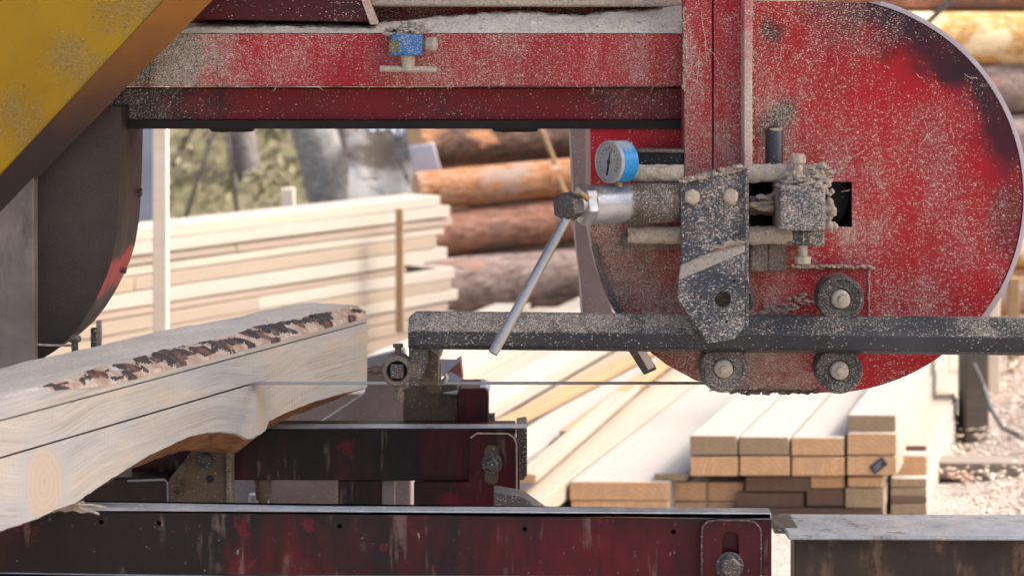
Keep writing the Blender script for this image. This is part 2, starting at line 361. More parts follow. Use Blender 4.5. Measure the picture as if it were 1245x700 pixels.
def log_bark(name, a, b, c, peel=None, pk=(.56, .68)):
    g = G(name); r = g.rnd()
    cmb = g.t.nodes.new('ShaderNodeCombineXYZ'); g.put(cmb.inputs[0], g.math('MULTIPLY', r, 23.))
    v = g.vadd(g.obj, cmb.outputs[0])
    n = g.noise(g.map(v, scale=(1.2, 4, 4)), 3.5, 6, .62)
    n2 = g.noise(g.map(v, scale=(2, 7, 7)), 7, 5)
    n3 = g.noise(g.map(v, scale=(8, 40, 40)), 4, 4)
    col = g.mix(g.range(n, .35, .62), a, b)
    col = g.mix(g.range(n2, .5, .68), col, c)
    col = g.mix(g.range(n3, .5, .64, 0, .7), col, tuple(x * .4 for x in b))
    n5 = g.noise(g.map(v, scale=(3, 9, 9)), 5, 6, .7)
    col = g.mix(g.range(n5, .54, .62, 0, .75), col, tuple(x * .3 for x in b)); col = g.mix(g.range(n5, .42, .36, 0, .5), col, tuple(min(.8, x * 1.5) for x in c))
    if peel: col = g.mix(g.range(g.noise(g.map(v, scale=(1, 2, 2)), 3, 4), *pk), col, peel)
    return g.fin(col, .85, 0, g.bump(g.math('ADD', n2, n3), .6, .012), .2)
M['log_orange'] = log_bark('orange_pine_bark', (.46, .215, .095), (.36, .16, .07), (.42, .29, .20), (.32, .24, .19))
M['log_brown'] = log_bark('dark_brown_bark', (.20, .115, .08), (.11, .07, .05), (.19, .125, .095), (.50, .25, .12), (.53, .58))
M['log_red'] = log_bark('red_brown_bark', (.36, .165, .10), (.24, .12, .085), (.38, .22, .15), (.17, .11, .09))
M['log_grey'] = log_bark('grey_old_bark', (.30, .22, .185), (.18, .13, .11), (.34, .265, .23), (.30, .15, .10), (.6, .7))
M['log_yellow'] = log_bark('peeled_yellow_log', (.56, .33, .11), (.48, .25, .075), (.62, .45, .25), (.70, .55, .34), (.5, .6))
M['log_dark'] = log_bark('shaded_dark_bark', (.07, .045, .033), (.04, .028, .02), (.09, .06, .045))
M['log_end'] = wood('log_cut_end', (.60, .42, .25), (.52, .33, .17), (.5, .3, .15), end=True)

def ground_mat():
    g = G('sawdust_and_chip_ground')
    n = g.noise(scale=1.3, detail=8, rough=.65); n2 = g.noise(scale=26, detail=6, rough=.7); n3 = g.noise(scale=140, detail=3)
    col = g.mix(g.range(n, .35, .65), (.50, .43, .365), (.41, .34, .28))
    col = g.mix(g.range(n2, .45, .7), col, (.58, .51, .44))
    col = g.mix(g.range(n3, .5, .72, 0, .45), col, (.24, .15, .11))
    return g.fin(col, .95, 0, g.bump(g.math('ADD', n2, n3), .8, .02), .1)
M['ground'] = ground_mat()
def hill_mat():
    g = G('dry_grass_hillside')
    n = g.noise(scale=.8, detail=8, rough=.65); n2 = g.noise(scale=7, detail=6)
    col = g.mix(g.range(n, .35, .65), (.20, .18, .10), (.28, .23, .15))
    col = g.mix(g.range(n2, .45, .7), col, (.14, .14, .065))
    return g.fin(col, .95, 0, g.bump(n2, .6, .05), .1)
M['hill'] = hill_mat()
def leaf_mat(name, a, b, c):
    g = G(name)
    n = g.noise(scale=1.1, detail=4); n2 = g.noise(scale=9, detail=2)
    col = g.mix(g.range(n, .38, .6), a, b); col = g.mix(g.range(n2, .45, .65), col, c)
    return g.fin(col, .7, 0, None, .25)
M['leaf'] = leaf_mat('mixed_undergrowth', (.17, .18, .07), (.34, .28, .18), (.26, .225, .14))
M['leaf_green'] = leaf_mat('yellow_green_leaves', (.12, .14, .03), (.085, .11, .03), (.17, .16, .05))
M['trunk'] = log_bark('grey_brown_trunk_bark', (.24, .215, .20), (.17, .15, .145), (.28, .255, .245))
M['trunk_pale'] = log_bark('pale_trunk_bark', (.29, .285, .265), (.21, .21, .195), (.34, .335, .315))
M['sheet'] = dusty('bluish_sheet_metal', (.26, .285, .32), (.20, .225, .26), dens=.01, rough=.6, metal=.1, gr=(.7, .9), grime=(.2, .2, .2))
M['tarp'] = dusty('dirty_white_tarp', (.27, .262, .25), (.16, .15, .13), nscale=3.2, dens=.01, rough=.8, gr=(.46, .60), gscale=3.5, grime=(.085, .068, .048))
M['roof'] = dusty('weathered_roof_sheet', (.16, .17, .17), (.12, .12, .12), dens=0., rough=.5)
M['cable'] = dusty('dusty_black_cable', (.10, .095, .10), dens=.1)
M['chip'] = leaf_mat('wood_chips', (.54, .455, .37), (.60, .52, .43), (.42, .28, .19))
M['gusset_red'] = dusty('faded_red_gusset', (.36, .15, .125), (.28, .11, .09), dens=.01)
M['tag'] = dusty('dark_grey_tag', (.035, .045, .06), dens=.02, film=0)
M['tagline'] = dusty('pale_tag_print', (.30, .32, .34), dens=0)
def heap_mat():
    g = G('sawdust_heap')
    n = g.noise(scale=28, detail=6); f = g.noise(scale=260, detail=4); k = g.noise(scale=75, detail=3)
    col = g.mix(g.range(n, .35, .65), (.82, .72, .58), (.72, .62, .49))
    col = g.mix(g.range(f, .45, .72, 0, .65), col, (.42, .33, .235))
    col = g.mix(g.range(k, .64, .72, 0, .6), col, (.13, .10, .075))
    return g.fin(col, .95, 0, g.bump(f, .9, .003), .1)
M['heap'] = heap_mat()

# ------------------------------------------------------------------ mesh helpers
def sharp(bm, ang=38):
    a = R(ang)
    for f in bm.faces: f.smooth = True
    for e in bm.edges:
        e.smooth = len(e.link_faces) == 2 and e.calc_face_angle(0) < a

def obj(name, bm, mats, parent=None, bevel=0, seg=2, disp=None, ang=38, recalc=True):
    if recalc: bmesh.ops.recalc_face_normals(bm, faces=bm.faces)
    sharp(bm, ang)
    me = bpy.data.meshes.new(name); bm.to_mesh(me); bm.free()
    for m in (mats if isinstance(mats, (list, tuple)) else [mats]):
        me.materials.append(M[m] if isinstance(m, str) else m)
    o = bpy.data.objects.new(name, me); COL.objects.link(o)
    if bevel:
        b = o.modifiers.new('Bevel', 'BEVEL'); b.width = bevel; b.segments = seg; b.limit_method = 'ANGLE'; b.angle_limit = R(40)
        b.harden_normals = False
    if disp:
        t = bpy.data.textures.new('lumps', 'CLOUDS'); t.noise_scale = disp[1]; t.noise_depth = 3
        s = o.modifiers.new('Displace', 'DISPLACE'); s.texture = t; s.strength = disp[0]; s.mid_level = .4; s.texture_coords = 'GLOBAL'
    if parent is not None:
        o.parent = parent
        if parent.type == 'EMPTY': o.location = -parent.location
    return o

def tag(o, label=None, cat=None, group=None, kind=None):
    if label: o['label'] = label
    if cat: o['category'] = cat
    if group: o['group'] = group
    if kind: o['kind'] = kind
    return o

def thing(name, loc, label, cat, group=None):
    o = bpy.data.objects.new(name, None); COL.objects.link(o); o.location = loc
    o.empty_display_size = .1
    return tag(o, label, cat, group)

def prism_w(bm, pts, d0, d1, mi=0):
    """pts: world (x,z); extrude from y=d0 to y=d1"""
    a = [bm.verts.new((x, d0, z)) for x, z in pts]; b = [bm.verts.new((x, d1, z)) for x, z in pts]
    n = len(pts); fs = []
    fs.append(bm.faces.new(a)); fs.append(bm.faces.new(b[::-1]))
    for i in range(n):
        j = (i + 1) % n; fs.append(bm.faces.new((a[j], a[i], b[i], b[j])))
    for f in fs: f.material_index = mi
    return fs
def w2(poly, d): return [((x - CX) * d / F, CAMZ - (y - HY) * d / F) for x, y in poly]
def prism(bm, poly, d0, d1, mi=0, dref=None): return prism_w(bm, w2(poly, dref or d0), d0, d1, mi)
def rect(x0, y0, x1, y1): return [(x0, y0), (x1, y0), (x1, y1), (x0, y1)]
def PR(poly, d0, d1):
    bm = bmesh.new(); prism(bm, poly, d0, d1); return bm
def plate_holes(outer, holes, d0, d1):
    bm = bmesh.new()
    es = []
    for loop in [outer] + holes:
        vs = [bm.verts.new((x, d0, z)) for x, z in w2(loop, d0)]
        for i in range(len(vs)): es.append(bm.edges.new((vs[i], vs[(i + 1) % len(vs)])))
    bmesh.ops.triangle_fill(bm, use_beauty=True, edges=es)
    r = bmesh.ops.extrude_face_region(bm, geom=bm.faces[:])
    for v in r['geom']:
        if isinstance(v, bmesh.types.BMVert): v.co.y = d1
    return bm
def frame(axis):
    a = Vector(axis).normalized(); u = a.orthogonal().normalized(); return a, u, a.cross(u)
def lathe(bm, p, axis, prof, seg=24, u=None, cap=True, sides_flat=False, mi=0):
    """prof: (along, radius)"""
    a = Vector(axis).normalized()
    u = (Vector(u) - a * Vector(u).dot(a)).normalized() if u is not None else a.orthogonal().normalized()
    w = a.cross(u); rings = []
    for t, r in prof:
        rings.append([bm.verts.new(Vector(p) + a * t + (u * math.cos(2 * math.pi * i / seg) + w * math.sin(2 * math.pi * i / seg)) * r) for i in range(seg)])
    fs = []
    for k in range(len(rings) - 1):
        for i in range(seg):
            j = (i + 1) % seg
            fs.append(bm.faces.new((rings[k][i], rings[k][j], rings[k + 1][j], rings[k + 1][i])))
    if cap:
        fs.append(bm.faces.new(rings[0][::-1])); fs.append(bm.faces.new(rings[-1]))
    for f in fs: f.material_index = mi
    return rings
def cyl(bm, p0, p1, r, seg=20, r1=None, n=1, mi=0, u=None):
    p0 = Vector(p0); p1 = Vector(p1); L = (p1 - p0).length
    r1 = r if r1 is None else r1
    return lathe(bm, p0, p1 - p0, [(L * i / n, r + (r1 - r) * i / n) for i in range(n + 1)], seg, u, mi=mi)
def tube(bm, pts, r, seg=8, mi=0):
    pts = [Vector(p) for p in pts]; rings = []
    u = None
    for i, p in enumerate(pts):
        a = (pts[min(i + 1, len(pts) - 1)] - pts[max(i - 1, 0)]).normalized()
        u = (a.orthogonal() if u is None else (u - a * u.dot(a))).normalized()
        w = a.cross(u); rr = r[i] if isinstance(r, (list, tuple)) else r
        rings.append([bm.verts.new(p + (u * math.cos(2 * math.pi * k / seg) + w * math.sin(2 * math.pi * k / seg)) * rr) for k in range(seg)])
    for k in range(len(rings) - 1):
        for i in range(seg):
            j = (i + 1) % seg; bm.faces.new((rings[k][i], rings[k][j], rings[k + 1][j], rings[k + 1][i])).material_index = mi
    bm.faces.new(rings[0][::-1]); bm.faces.new(rings[-1])
def box(bm, lo, hi, mi=0):
    x0, y0, z0 = lo; x1, y1, z1 = hi
    return prism_w(bm, [(x0, z0), (x1, z0), (x1, z1), (x0, z1)], y0, y1, mi)
FWD = Vector((0, -1, 0))     # toward the camera
def hexbolt(bm, px, py, d, r_px, h=.008, washer=0, rot=.3, seg=6):
    p = P(px, py, d); r = r_px * d / F
    u = Vector((math.cos(rot), 0, math.sin(rot)))
    if washer:
        lathe(bm, p, FWD, [(0, washer * d / F), (.002, washer * d / F)], 24)
        p = p + FWD * .002
    lathe(bm, p, FWD, [(0, r), (h * .8, r), (h, r * .82)], seg, u)
def lump(bm, c, r, sq=(1, 1, 1), amp=.25, sub=3, seed=0):
    for q in range(3):
        rr = r * random.uniform(.45, .8); cc = Vector(c) + Vector((random.gauss(0, .45) * sq[0], random.gauss(0, .35) * sq[1], random.gauss(0, .3) * sq[2])) * r
        res = bmesh.ops.create_icosphere(bm, subdivisions=min(2, sub), radius=1)
        e = Vector((random.random(), random.random(), random.random())) * 9
        for v in res['verts']:
            n = v.co.normalized(); k = 1 + 1.5 * amp * mnoise.fractal(n * 1.9 + e, .8, 2.2, 3)
            v.co = cc + Vector((n.x * sq[0], n.y * sq[1], n.z * sq[2] * .8)) * rr * k
def pts_circle(cx, cy, r, a0, a1, n):
    return [(cx + r * math.cos(R(a0 + (a1 - a0) * i / n)), cy - r * math.sin(R(a0 + (a1 - a0) * i / n))) for i in range(n + 1)]

# ------------------------------------------------------------------ setting: ground, hillside
def build_ground():
    bm = bmesh.new()
    xs = [-60, -30, -15, -9] + [-6 + .25 * i for i in range(49)] + [9, 15, 30, 60]
    ys = [-40, -15, -5, 0, 2] + [3 + .25 * i for i in range(41)] + [16, 22, 32, 60, 100]
    V = {}
    for i, x in enumerate(xs):
        for j, y in enumerate(ys):
            z = 0
            if y > 2: z = .035 * mnoise.fractal(Vector((x * 1.3, y * 1.3, 0)), .8, 2, 4)
            # heap of chips and shavings at the right
            z += .13 * math.exp(-((x - 2.05) / .45) ** 2 - ((y - 6.5) / .8) ** 2)
            z += .08 * math.exp(-((x - 1.75) / .25) ** 2 - ((y - 5.9) / .4) ** 2)
            V[i, j] = bm.verts.new((x, y, z - .01))
    for i in range(len(xs) - 1):
        for j in range(len(ys) - 1):
            bm.faces.new((V[i, j], V[i + 1, j], V[i + 1, j + 1], V[i, j + 1]))
    tag(obj('ground', bm, 'ground', ang=180), kind='structure')
    bm = bmesh.new(); V = {}
    nx, ny = 70, 40
    for i in range(nx + 1):
        for j in range(ny + 1):
            x = -34 + 68 * i / nx; y = 12.5 + 30 * j / ny
            t = max(0, (y - 12.6)) / 4.
            z = -.05 + 2.1 * t ** 1.25 * (1 + .25 * mnoise.noise(Vector((x * .2, y * .2, 0)))) + .25 * min(1, t) * mnoise.fractal(Vector((x * .7, y * .7, 3)), .8, 2, 4)
            V[i, j] = bm.verts.new((x, y, min(z, 13)))
    for i in range(nx):
        for j in range(ny):
            bm.faces.new((V[i, j], V[i + 1, j], V[i + 1, j + 1], V[i, j + 1]))
    tag(obj('hillside', bm, 'hill', ang=180), kind='structure')
build_ground()

def leaves(name, mat, n, f, size):
    bm = bmesh.new()
    for _ in range(n):
        c = f(); s = size * random.uniform(.6, 1.5)
        a = Vector((random.gauss(0, 1), random.gauss(0, 1), random.gauss(0, 1))).normalized(); _, u, w = frame(a)
        vs = [bm.verts.new(c + u * s * x + w * s * .55 * y) for x, y in ((-1, 0), (-.2, -.8), (1, 0), (-.2, .8))]
        bm.faces.new(vs)
    return obj(name, bm, mat, ang=180, recalc=False)
def hill_z(x, y): 
    t = max(0, y - 12.6) / 4.; return -.05 + 2.1 * t ** 1.25
def ug():
    k = random.random()
    y = random.uniform(12.9, 19); x = random.uniform(-.30, .12) * y + random.gauss(0, .3)
    zb = hill_z(x, y); h = .18 + .6 * (mnoise.noise(Vector((x * .9, y * .5, 1))) + .5)
    return Vector((x, y, zb + abs(random.gauss(0, .6)) * max(.12, h)))
tag(leaves('undergrowth', 'leaf', 16000, ug, .035), kind='stuff')
def twigs():
    bm = bmesh.new()
    for _ in range(170):
        y = random.uniform(12.3, 18); x = random.uniform(-.28, .12) * y
        z = hill_z(x, y); h = random.uniform(.6, 1.8); dx = random.gauss(0, .25) * h
        p0 = Vector((x, y, z)); p2 = Vector((x + dx, y + random.gauss(0, .2), z + h)); p1 = (p0 + p2) / 2 + Vector((random.gauss(0, .1), 0, 0))
        tube(bm, [p0, p1, p2], [.016, .012, .004], 5)
    return obj('brushwood', bm, 'trunk', ang=180)
tag(twigs(), kind='stuff')

def tree(px0, px1, py0, d, r, mat, label, crown_col='leaf_green', seed=0, hgt=6.):
    """trunk seen from px0 at pixel row py0 to px1 at the lower row 260"""
    random.seed(seed)
    a = P(px0, py0, d); b = P(px1, 260, d); dirv = (a - b).normalized()
    g0 = b - dirv * ((b.z - 0 + .1) / max(dirv.z, .2)); g0.y = d
    t = thing('tree', (g0.x, g0.y, g0.z), label, 'tree', 'trees on the slope behind the yard')
    bm = bmesh.new(); pts = []; rs = []
    for i in range(9):
        k = i / 8; p = g0 + dirv * hgt * k + Vector((.08 * mnoise.noise(Vector((k * 4, seed, 0))), 0, 0)); pts.append(p); rs.append(r * (1.15 - .75 * k))
    tube(bm, pts, rs, 12)
    tips = []
    for i in range(9):
        k = random.uniform(.35, 1); p = g0 + dirv * hgt * k
        q = p + Vector((random.gauss(0, .9), random.gauss(0, .6), random.uniform(.4, 1.4)))
        tube(bm, [p, (p + q) / 2 + Vector((0, 0, .12)), q], [r * .35, r * .22, r * .08], 6); tips.append(q); tips.append((p + q) / 2)
    obj('trunk', bm, mat, t, ang=60)
    def f():
        q = random.choice(tips); return q + Vector((random.gauss(0, .5), random.gauss(0, .5), random.gauss(0, .35)))
    c = leaves('crown', crown_col, 420, f, .06); c.parent = t; c.location = -t.location
tree(290, 308, 157, 13.6, .085, 'trunk', 'slim grey brown tree trunk behind the long plank stack', seed=3)
tree(372, 405, 157, 11.5, .12, 'trunk_pale', 'broad pale leaning trunk beside the tarpaulin heap', seed=5)
tree(420, 428, 157, 12.2, .06, 'trunk', 'thin dark brown trunk just right of the pale leaning trunk', seed=6)
tree(205, 250, 157, 14.5, .07, 'trunk', 'thin far tree beside the white upright stake', seed=8)
tree(1236, 1240, 120, 16, .15, 'trunk', 'tree behind the log stack at the right edge', seed=9)
random.seed(11)

# ------------------------------------------------------------------ logs
def make_log(name, p0, p1, r, mat, label, cat='log', group=None, seed=0, taper=.9, lump_=.05):
    p0 = Vector(p0); p1 = Vector(p1); a = p1 - p0; L = a.length
    q = a.to_track_quat('X', 'Z')
    bm = bmesh.new(); n = max(12, int(L / .09)); seg = 30; rings = []
    for i in range(n + 1):
        k = i / n; rr = r * (1 + (taper - 1) * k); ring = []
        cy = .03 * mnoise.noise(Vector((k * L * .6, seed, 4))); cz = .03 * mnoise.noise(Vector((k * L * .6, seed, 9)))
        for s in range(seg):
            t = 2 * math.pi * s / seg
            f = 1 + lump_ * mnoise.fractal(Vector((k * L * 1.2, math.cos(t) * 1.5 + seed, math.sin(t) * 1.5)), .8, 2, 4)
            ring.append(bm.verts.new((k * L, cy + rr * f * math.cos(t), cz + rr * f * math.sin(t))))
        rings.append(ring)
    for k in range(n):
        for s in range(seg):
            j = (s + 1) % seg; bm.faces.new((rings[k][s], rings[k][j], rings[k + 1][j], rings[k + 1][s]))
    for ring in (rings[0][::-1], rings[-1]): bm.faces.new(ring).material_index = 1
    o = obj(name, bm, [mat, 'log_end'], ang=50); o.location = p0; o.rotation_euler = q.to_euler()
    return tag(o, label, cat, group)
GC = 'logs piled behind the plank stack'
def clog(x0, y0, y1, d, r_px, mat, label, seed, x1=720):
    a = P(x0, y0, d); dirv = Vector((1, .30, 0)).normalized()
    # slope so that at x1 the axis is at row y1
    d2 = d + .30 * ((x1 - x0) * d / F) / (1 - .30 * (x1 - CX) / F); b = P(x1, y1, d2)
    u = (b - a).normalized(); make_log('log', a, a + u * 3.6, r_px * d / F, mat, label, group=GC, seed=seed)
clog(505, 172, 152, 9.3, 37, 'log_brown', 'topmost dark log with peeling bark under the red beam', 1)
clog(506, 233, 212, 9.0, 24, 'log_orange', 'orange log with pale cut end above the plank stack corner', 2)
clog(520, 287, 270, 9.0, 29, 'log_red', 'red brown log second from the bottom behind the steel rod', 3)
clog(520, 352, 338, 8.9, 36, 'log_grey', 'grey rough barked log low in the pile behind the steel rod', 4)
clog(530, 395, 388, 9.0, 17, 'log_red', 'thin reddish log at the foot of the pile behind the hexagonal bar', 5)
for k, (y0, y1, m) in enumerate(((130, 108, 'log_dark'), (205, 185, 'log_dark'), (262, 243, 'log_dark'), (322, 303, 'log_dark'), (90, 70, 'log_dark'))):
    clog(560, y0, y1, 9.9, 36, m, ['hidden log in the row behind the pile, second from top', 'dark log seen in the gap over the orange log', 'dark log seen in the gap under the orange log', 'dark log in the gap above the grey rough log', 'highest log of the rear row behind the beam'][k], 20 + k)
GR = 'logs stacked behind the round red cover'
def rlog(y, d, r_px, mat, label, seed, x0=985, sl=0.0):
    a = P(x0, y, d); u = Vector((1, .25, sl)).normalized()
    make_log('log', a, a + u * 3.2, r_px * d / F, mat, label, group=GR, seed=seed, taper=.97, lump_=.06)
rlog(-14, 8.0, 34, 'log_red', 'reddish log at the very top right corner', 31, sl=.02)
rlog(47, 7.9, 33, 'log_yellow', 'bright yellow peeled log above the grey log at top right', 32, sl=.015)
rlog(110, 7.9, 33, 'log_grey', 'grey log directly under the bright yellow peeled log', 33)
rlog(175, 7.9, 32, 'log_grey', 'grey log third below the top right reddish log', 34)
rlog(238, 7.9, 32, 'log_orange', 'log level with the middle of the round red cover', 35)
rlog(301, 7.9, 32, 'log_yellow', 'pale log just right of the round cover, above the bar', 36)
rlog(362, 7.9, 31, 'log_orange', 'log right of the round cover, level with the bar top', 37)
rlog(425, 7.9, 32, 'log_red', 'reddish log on the ground right of the grey post', 38)
for k, (y, m) in enumerate(((15, 'log_red'), (80, 'log_brown'), (143, 'log_brown'))):
    rlog(y, 8.55, 36, m, ['rear log filling the gap above the bright yellow log', 'rear dark log in the gap under the bright yellow log', 'rear dark log in the gap under the grey log'][k], 50 + k)

# ------------------------------------------------------------------ boards
def board_mesh(L, w, t, skew=0., x0=0., warp=.004, seed=0, bev=.0015):
    """local x along the grain, y to the left, z up; near end at x0 - y*skew"""
    bm = bmesh.new(); n = max(4, int(L / .35)); rings = []
    for i in range(n + 1):
        k = i / n
        dy = warp * mnoise.noise(Vector((k * 2.2, seed, 0))); dz = warp * .6 * mnoise.noise(Vector((k * 2.2, seed, 5)))
        ring = []
        for y, z in ((0, 0), (w, 0), (w, t), (0, t)):
            ring.append(bm.verts.new((x0 + k * L - y * skew, y + dy, z + dz)))
        rings.append(ring)
    for k in range(n):
        for s in range(4):
            j = (s + 1) % 4; bm.faces.new((rings[k][s], rings[k][j], rings[k + 1][j], rings[k + 1][s]))
    bm.faces.new(rings[0][::-1]).material_index = 1; bm.faces.new(rings[-1]).material_index = 1
    return bm
cnt = [0]
def board(name, loc, ang, L, w, t, mats, label, group, skew=0., x0=0., warp=.004, cat='board'):
    cnt[0] += 1
    o = obj(name, board_mesh(L, w, t, skew, x0, warp, cnt[0] * 3.7), mats, bevel=.0025, seg=2)
    o.location = loc; o.rotation_euler = (0, 0, ang)
    return tag(o, label, cat, group)
ORD = ['first', 'second', 'third', 'fourth', 'fifth', 'sixth', 'seventh', 'eighth', 'ninth', 'tenth', 'eleventh', 'twelfth', 'thirteenth']
# right-hand stack (ends face the camera)
AB = math.atan2(1, .307); SK = 1 / math.tan(AB)
GB = 'boards of the stack whose ends face the camera'
def eboard(x0, x1, y0, y1, d, L, label, mats=('pine', 'end'), dx=0, mat_name='board', group=GB):
    """end face given as a pixel rectangle at depth d; right end is the local origin (y runs left)"""
    p = P(x1, y1, d); wX = (x1 - x0) * d / F * .985; t = (y1 - y0) * d / F
    return board(mat_name, p, AB, L, wX * math.sin(AB), t, mats, label, group, SK, 0)
D0 = 5.2
eboard(838, 896, 529.5, 553, D0, 3.6, 'grey ended board leftmost in the upper row of four', ('pine_pale', 'end_grey'))
eboard(898, 959.5, 531.5, 553.3, D0, 3.7, 'brown ended board second from left in the upper row', ('pine_pale', 'end_grey'))
eboard(961.5, 1026, 531.5, 553.5, D0, 3.7, 'board third in the upper row, its end half orange half grey', ('pine_pale', 'end'))
eboard(1029, 1089, 504, 525.5, D0 + .02, 3.6, 'single brown ended board lying topmost on the right stack', ('pine_pale', 'end_grey'))
eboard(1029, 1090, 527, 553, D0, 3.6, 'orange ended board directly under the topmost single board', ('pine_pale', 'end'))
eboard(838, 896.5, 554.5, 578, D0, 3.6, 'orange ended board leftmost in the second row', ('pine', 'end'))
eboard(898.5, 960, 554.5, 578, D0, 3.6, 'plain orange ended board second from left in the second row', ('pine', 'end'))
eboard(961.5, 1026, 555, 578, D0, 3.6, 'orange ended board third in the second row', ('pine', 'end'))
eboard(1029, 1090.5, 554.5, 578, D0, 3.6, 'board with a small dark tag on its orange end', ('pine', 'end'))
eboard(905, 984, 579, 597, D0 + .05, 3.4, 'dark reddish ended board under the second row', ('old', 'end_dark'))
eboard(985, 1027, 579, 593, D0 + .05, 3.4, 'narrow orange ended board under the second row', ('pine', 'end'))
eboard(1030, 1073, 579, 591, D0 + .03, 3.4, 'thin bright orange ended board under the tagged board', ('pine', 'end'))
eboard(1027, 1075, 592, 617, D0 + .04, 3.4, 'thick grey ended board under the thin orange one', ('old', 'end_grey'))
eboard(980, 1026, 594, 615, D0 + .05, 3.4, 'dark mossy ended board beside the thick grey one', ('old', 'end_dark'))
eboard(895, 978, 598, 616, D0 + .06, 3.4, 'dark stained board low under the stack', ('old', 'end_dark'))
eboard(885, 1075, 618, 634, D0 + .05, 3.2, 'wide dark bearer board at the bottom of the right stack', ('old', 'end_dark'))
for k, (y0, y1, m) in enumerate(((581, 592, 'end_grey'), (592.5, 602, 'end_grey'), (602.5, 611, 'end_dark'), (612, 627, 'end_grey'))):
    eboard(1082, 1127, y0, y1, D0 + .10, 3.2, '%s thin grey board down in the layered pile by the chips' % ORD[k], ('pine_pale', m))
eboard(1088, 1127, 553, 579, D0 + .14, 3.2, 'orange ended board on the layered grey pile by the chips', ('pine_pale', 'end'))
eboard(1094, 1127, 541, 551, D0 + .20, 3.2, 'dark ended short board wedged at the right of the stack', ('pine', 'end_dark'))
eboard(1080, 1127, 500, 538, D0 + 1.1, 2.4, 'bright board end set back at the right of the stack', ('pine_pale', 'pine'))
# orange ends set under the left of the second row
for k, (x0, x1) in enumerate(((815.5, 858), (859, 904))):
    for j, (y0, y1) in enumerate(((586, 609), (609.5, 634))):
        eboard(x0, x1, y0, y1, D0 + .06 + .02 * k, 3.2, '%s orange board end under the leftmost grey ended board, %s' % (('left', 'right')[k], ('upper', 'lower')[j]), ('pine', 'end'))
# low platform of wide planks
GP = 'wide planks of the low platform'
eboard(690, 813, 585, 608, D0, 4.0, 'wide upper plank with clean orange end left of the stack', ('pine_pale', 'end'), group=GP)
eboard(693, 814, 608.5, 634, D0, 4.0, 'wide lower plank with clean orange end left of the stack', ('pine_pale', 'end'), group=GP)
eboard(795, 834, 575, 584.5, D0 + .02, 3.9, 'thin grey strip of board lying on the wide orange ended plank', ('pine_pale', 'end_grey'), group=GP)
base = P(690, 585, D0)
x = base.x - .006; k = 0
random.seed(4)
while k < 8:
    w = [.16, .15, .17, .14, .15, .17, .15, .16][k]
    d = D0 - random.uniform(.0, .5) - .15
    xr = x + .307 * (d - D0)
    dz = [0, .020, -.022, .030, -.008, .034, .0, .02][k]
    for j in range(2):
        t = .05
        z = base.z - t * (j + 1) + (dz if j == 0 else -.002)
        board('plank', (xr, d + .05 * j, z), AB, [4.2, 4.6, 3.4, 4.4, 4.0, 4.3, 4.2, 4.1][k], (w - [.006, .022, .008, .026, .008, .02, .012, .012][k]) * math.sin(AB), t if j == 0 else t - .004, (['pine', 'pine_pale', 'stack_b', 'pine_pale', 'pine', 'stack_a', 'pine', 'pine_pale'][k], 'end'),
              '%s plank to the left of the wide orange ended plank, %s layer' % (ORD[k], ('upper', 'lower')[j]), GP, SK, 0)
    x -= w; k += 1
# loose strips lying on the platform
for k, (px, py, d, L, w, m) in enumerate(((652, 560, 5.05, 2.6, .05, 'pine'), (600, 520, 5.6, 2.4, .06, 'stake'), (700, 520, 5.6, 2.4, .045, 'stake'))):
    p = P(px, py, d); p.z = base.z + .028
    board('batten', p, AB + (.05, -.05, .02)[k], L, w, .022, (m, 'end'), '%s narrow batten lying loose on the plank platform' % ('near left', 'far left', 'brown middle')[k], 'loose battens on the platform', cat='batten')
# tag on the board end
c = P(1068, 566, D0 - .004)
tg = thing('tag', c, 'small dark tag stapled on an orange board end', 'tag')
bm = bmesh.new(); ca, sa = math.cos(R(38)), math.sin(R(38)); hw, hh = .021, .0115
prism_w(bm, [(c.x + x * ca - y * sa, c.z + x * sa + y * ca) for x, y in ((-hw, -hh), (hw, -hh), (hw, hh), (-hw, hh))], D0 - .004, D0 + .001)
obj('tag_plate', bm, 'tag', tg)
bm = bmesh.new()
for yy, x0, x1 in ((.004, -.013, .014), (-.003, -.013, .006)):
    prism_w(bm, [(c.x + x * ca - y * sa, c.z + x * sa + y * ca) for x, y in ((x0, yy - .0013), (x1, yy - .0013), (x1, yy + .0013), (x0, yy + .0013))], D0 - .0048, D0 - .0042)
obj('tag_marks', bm, 'tagline', tg)

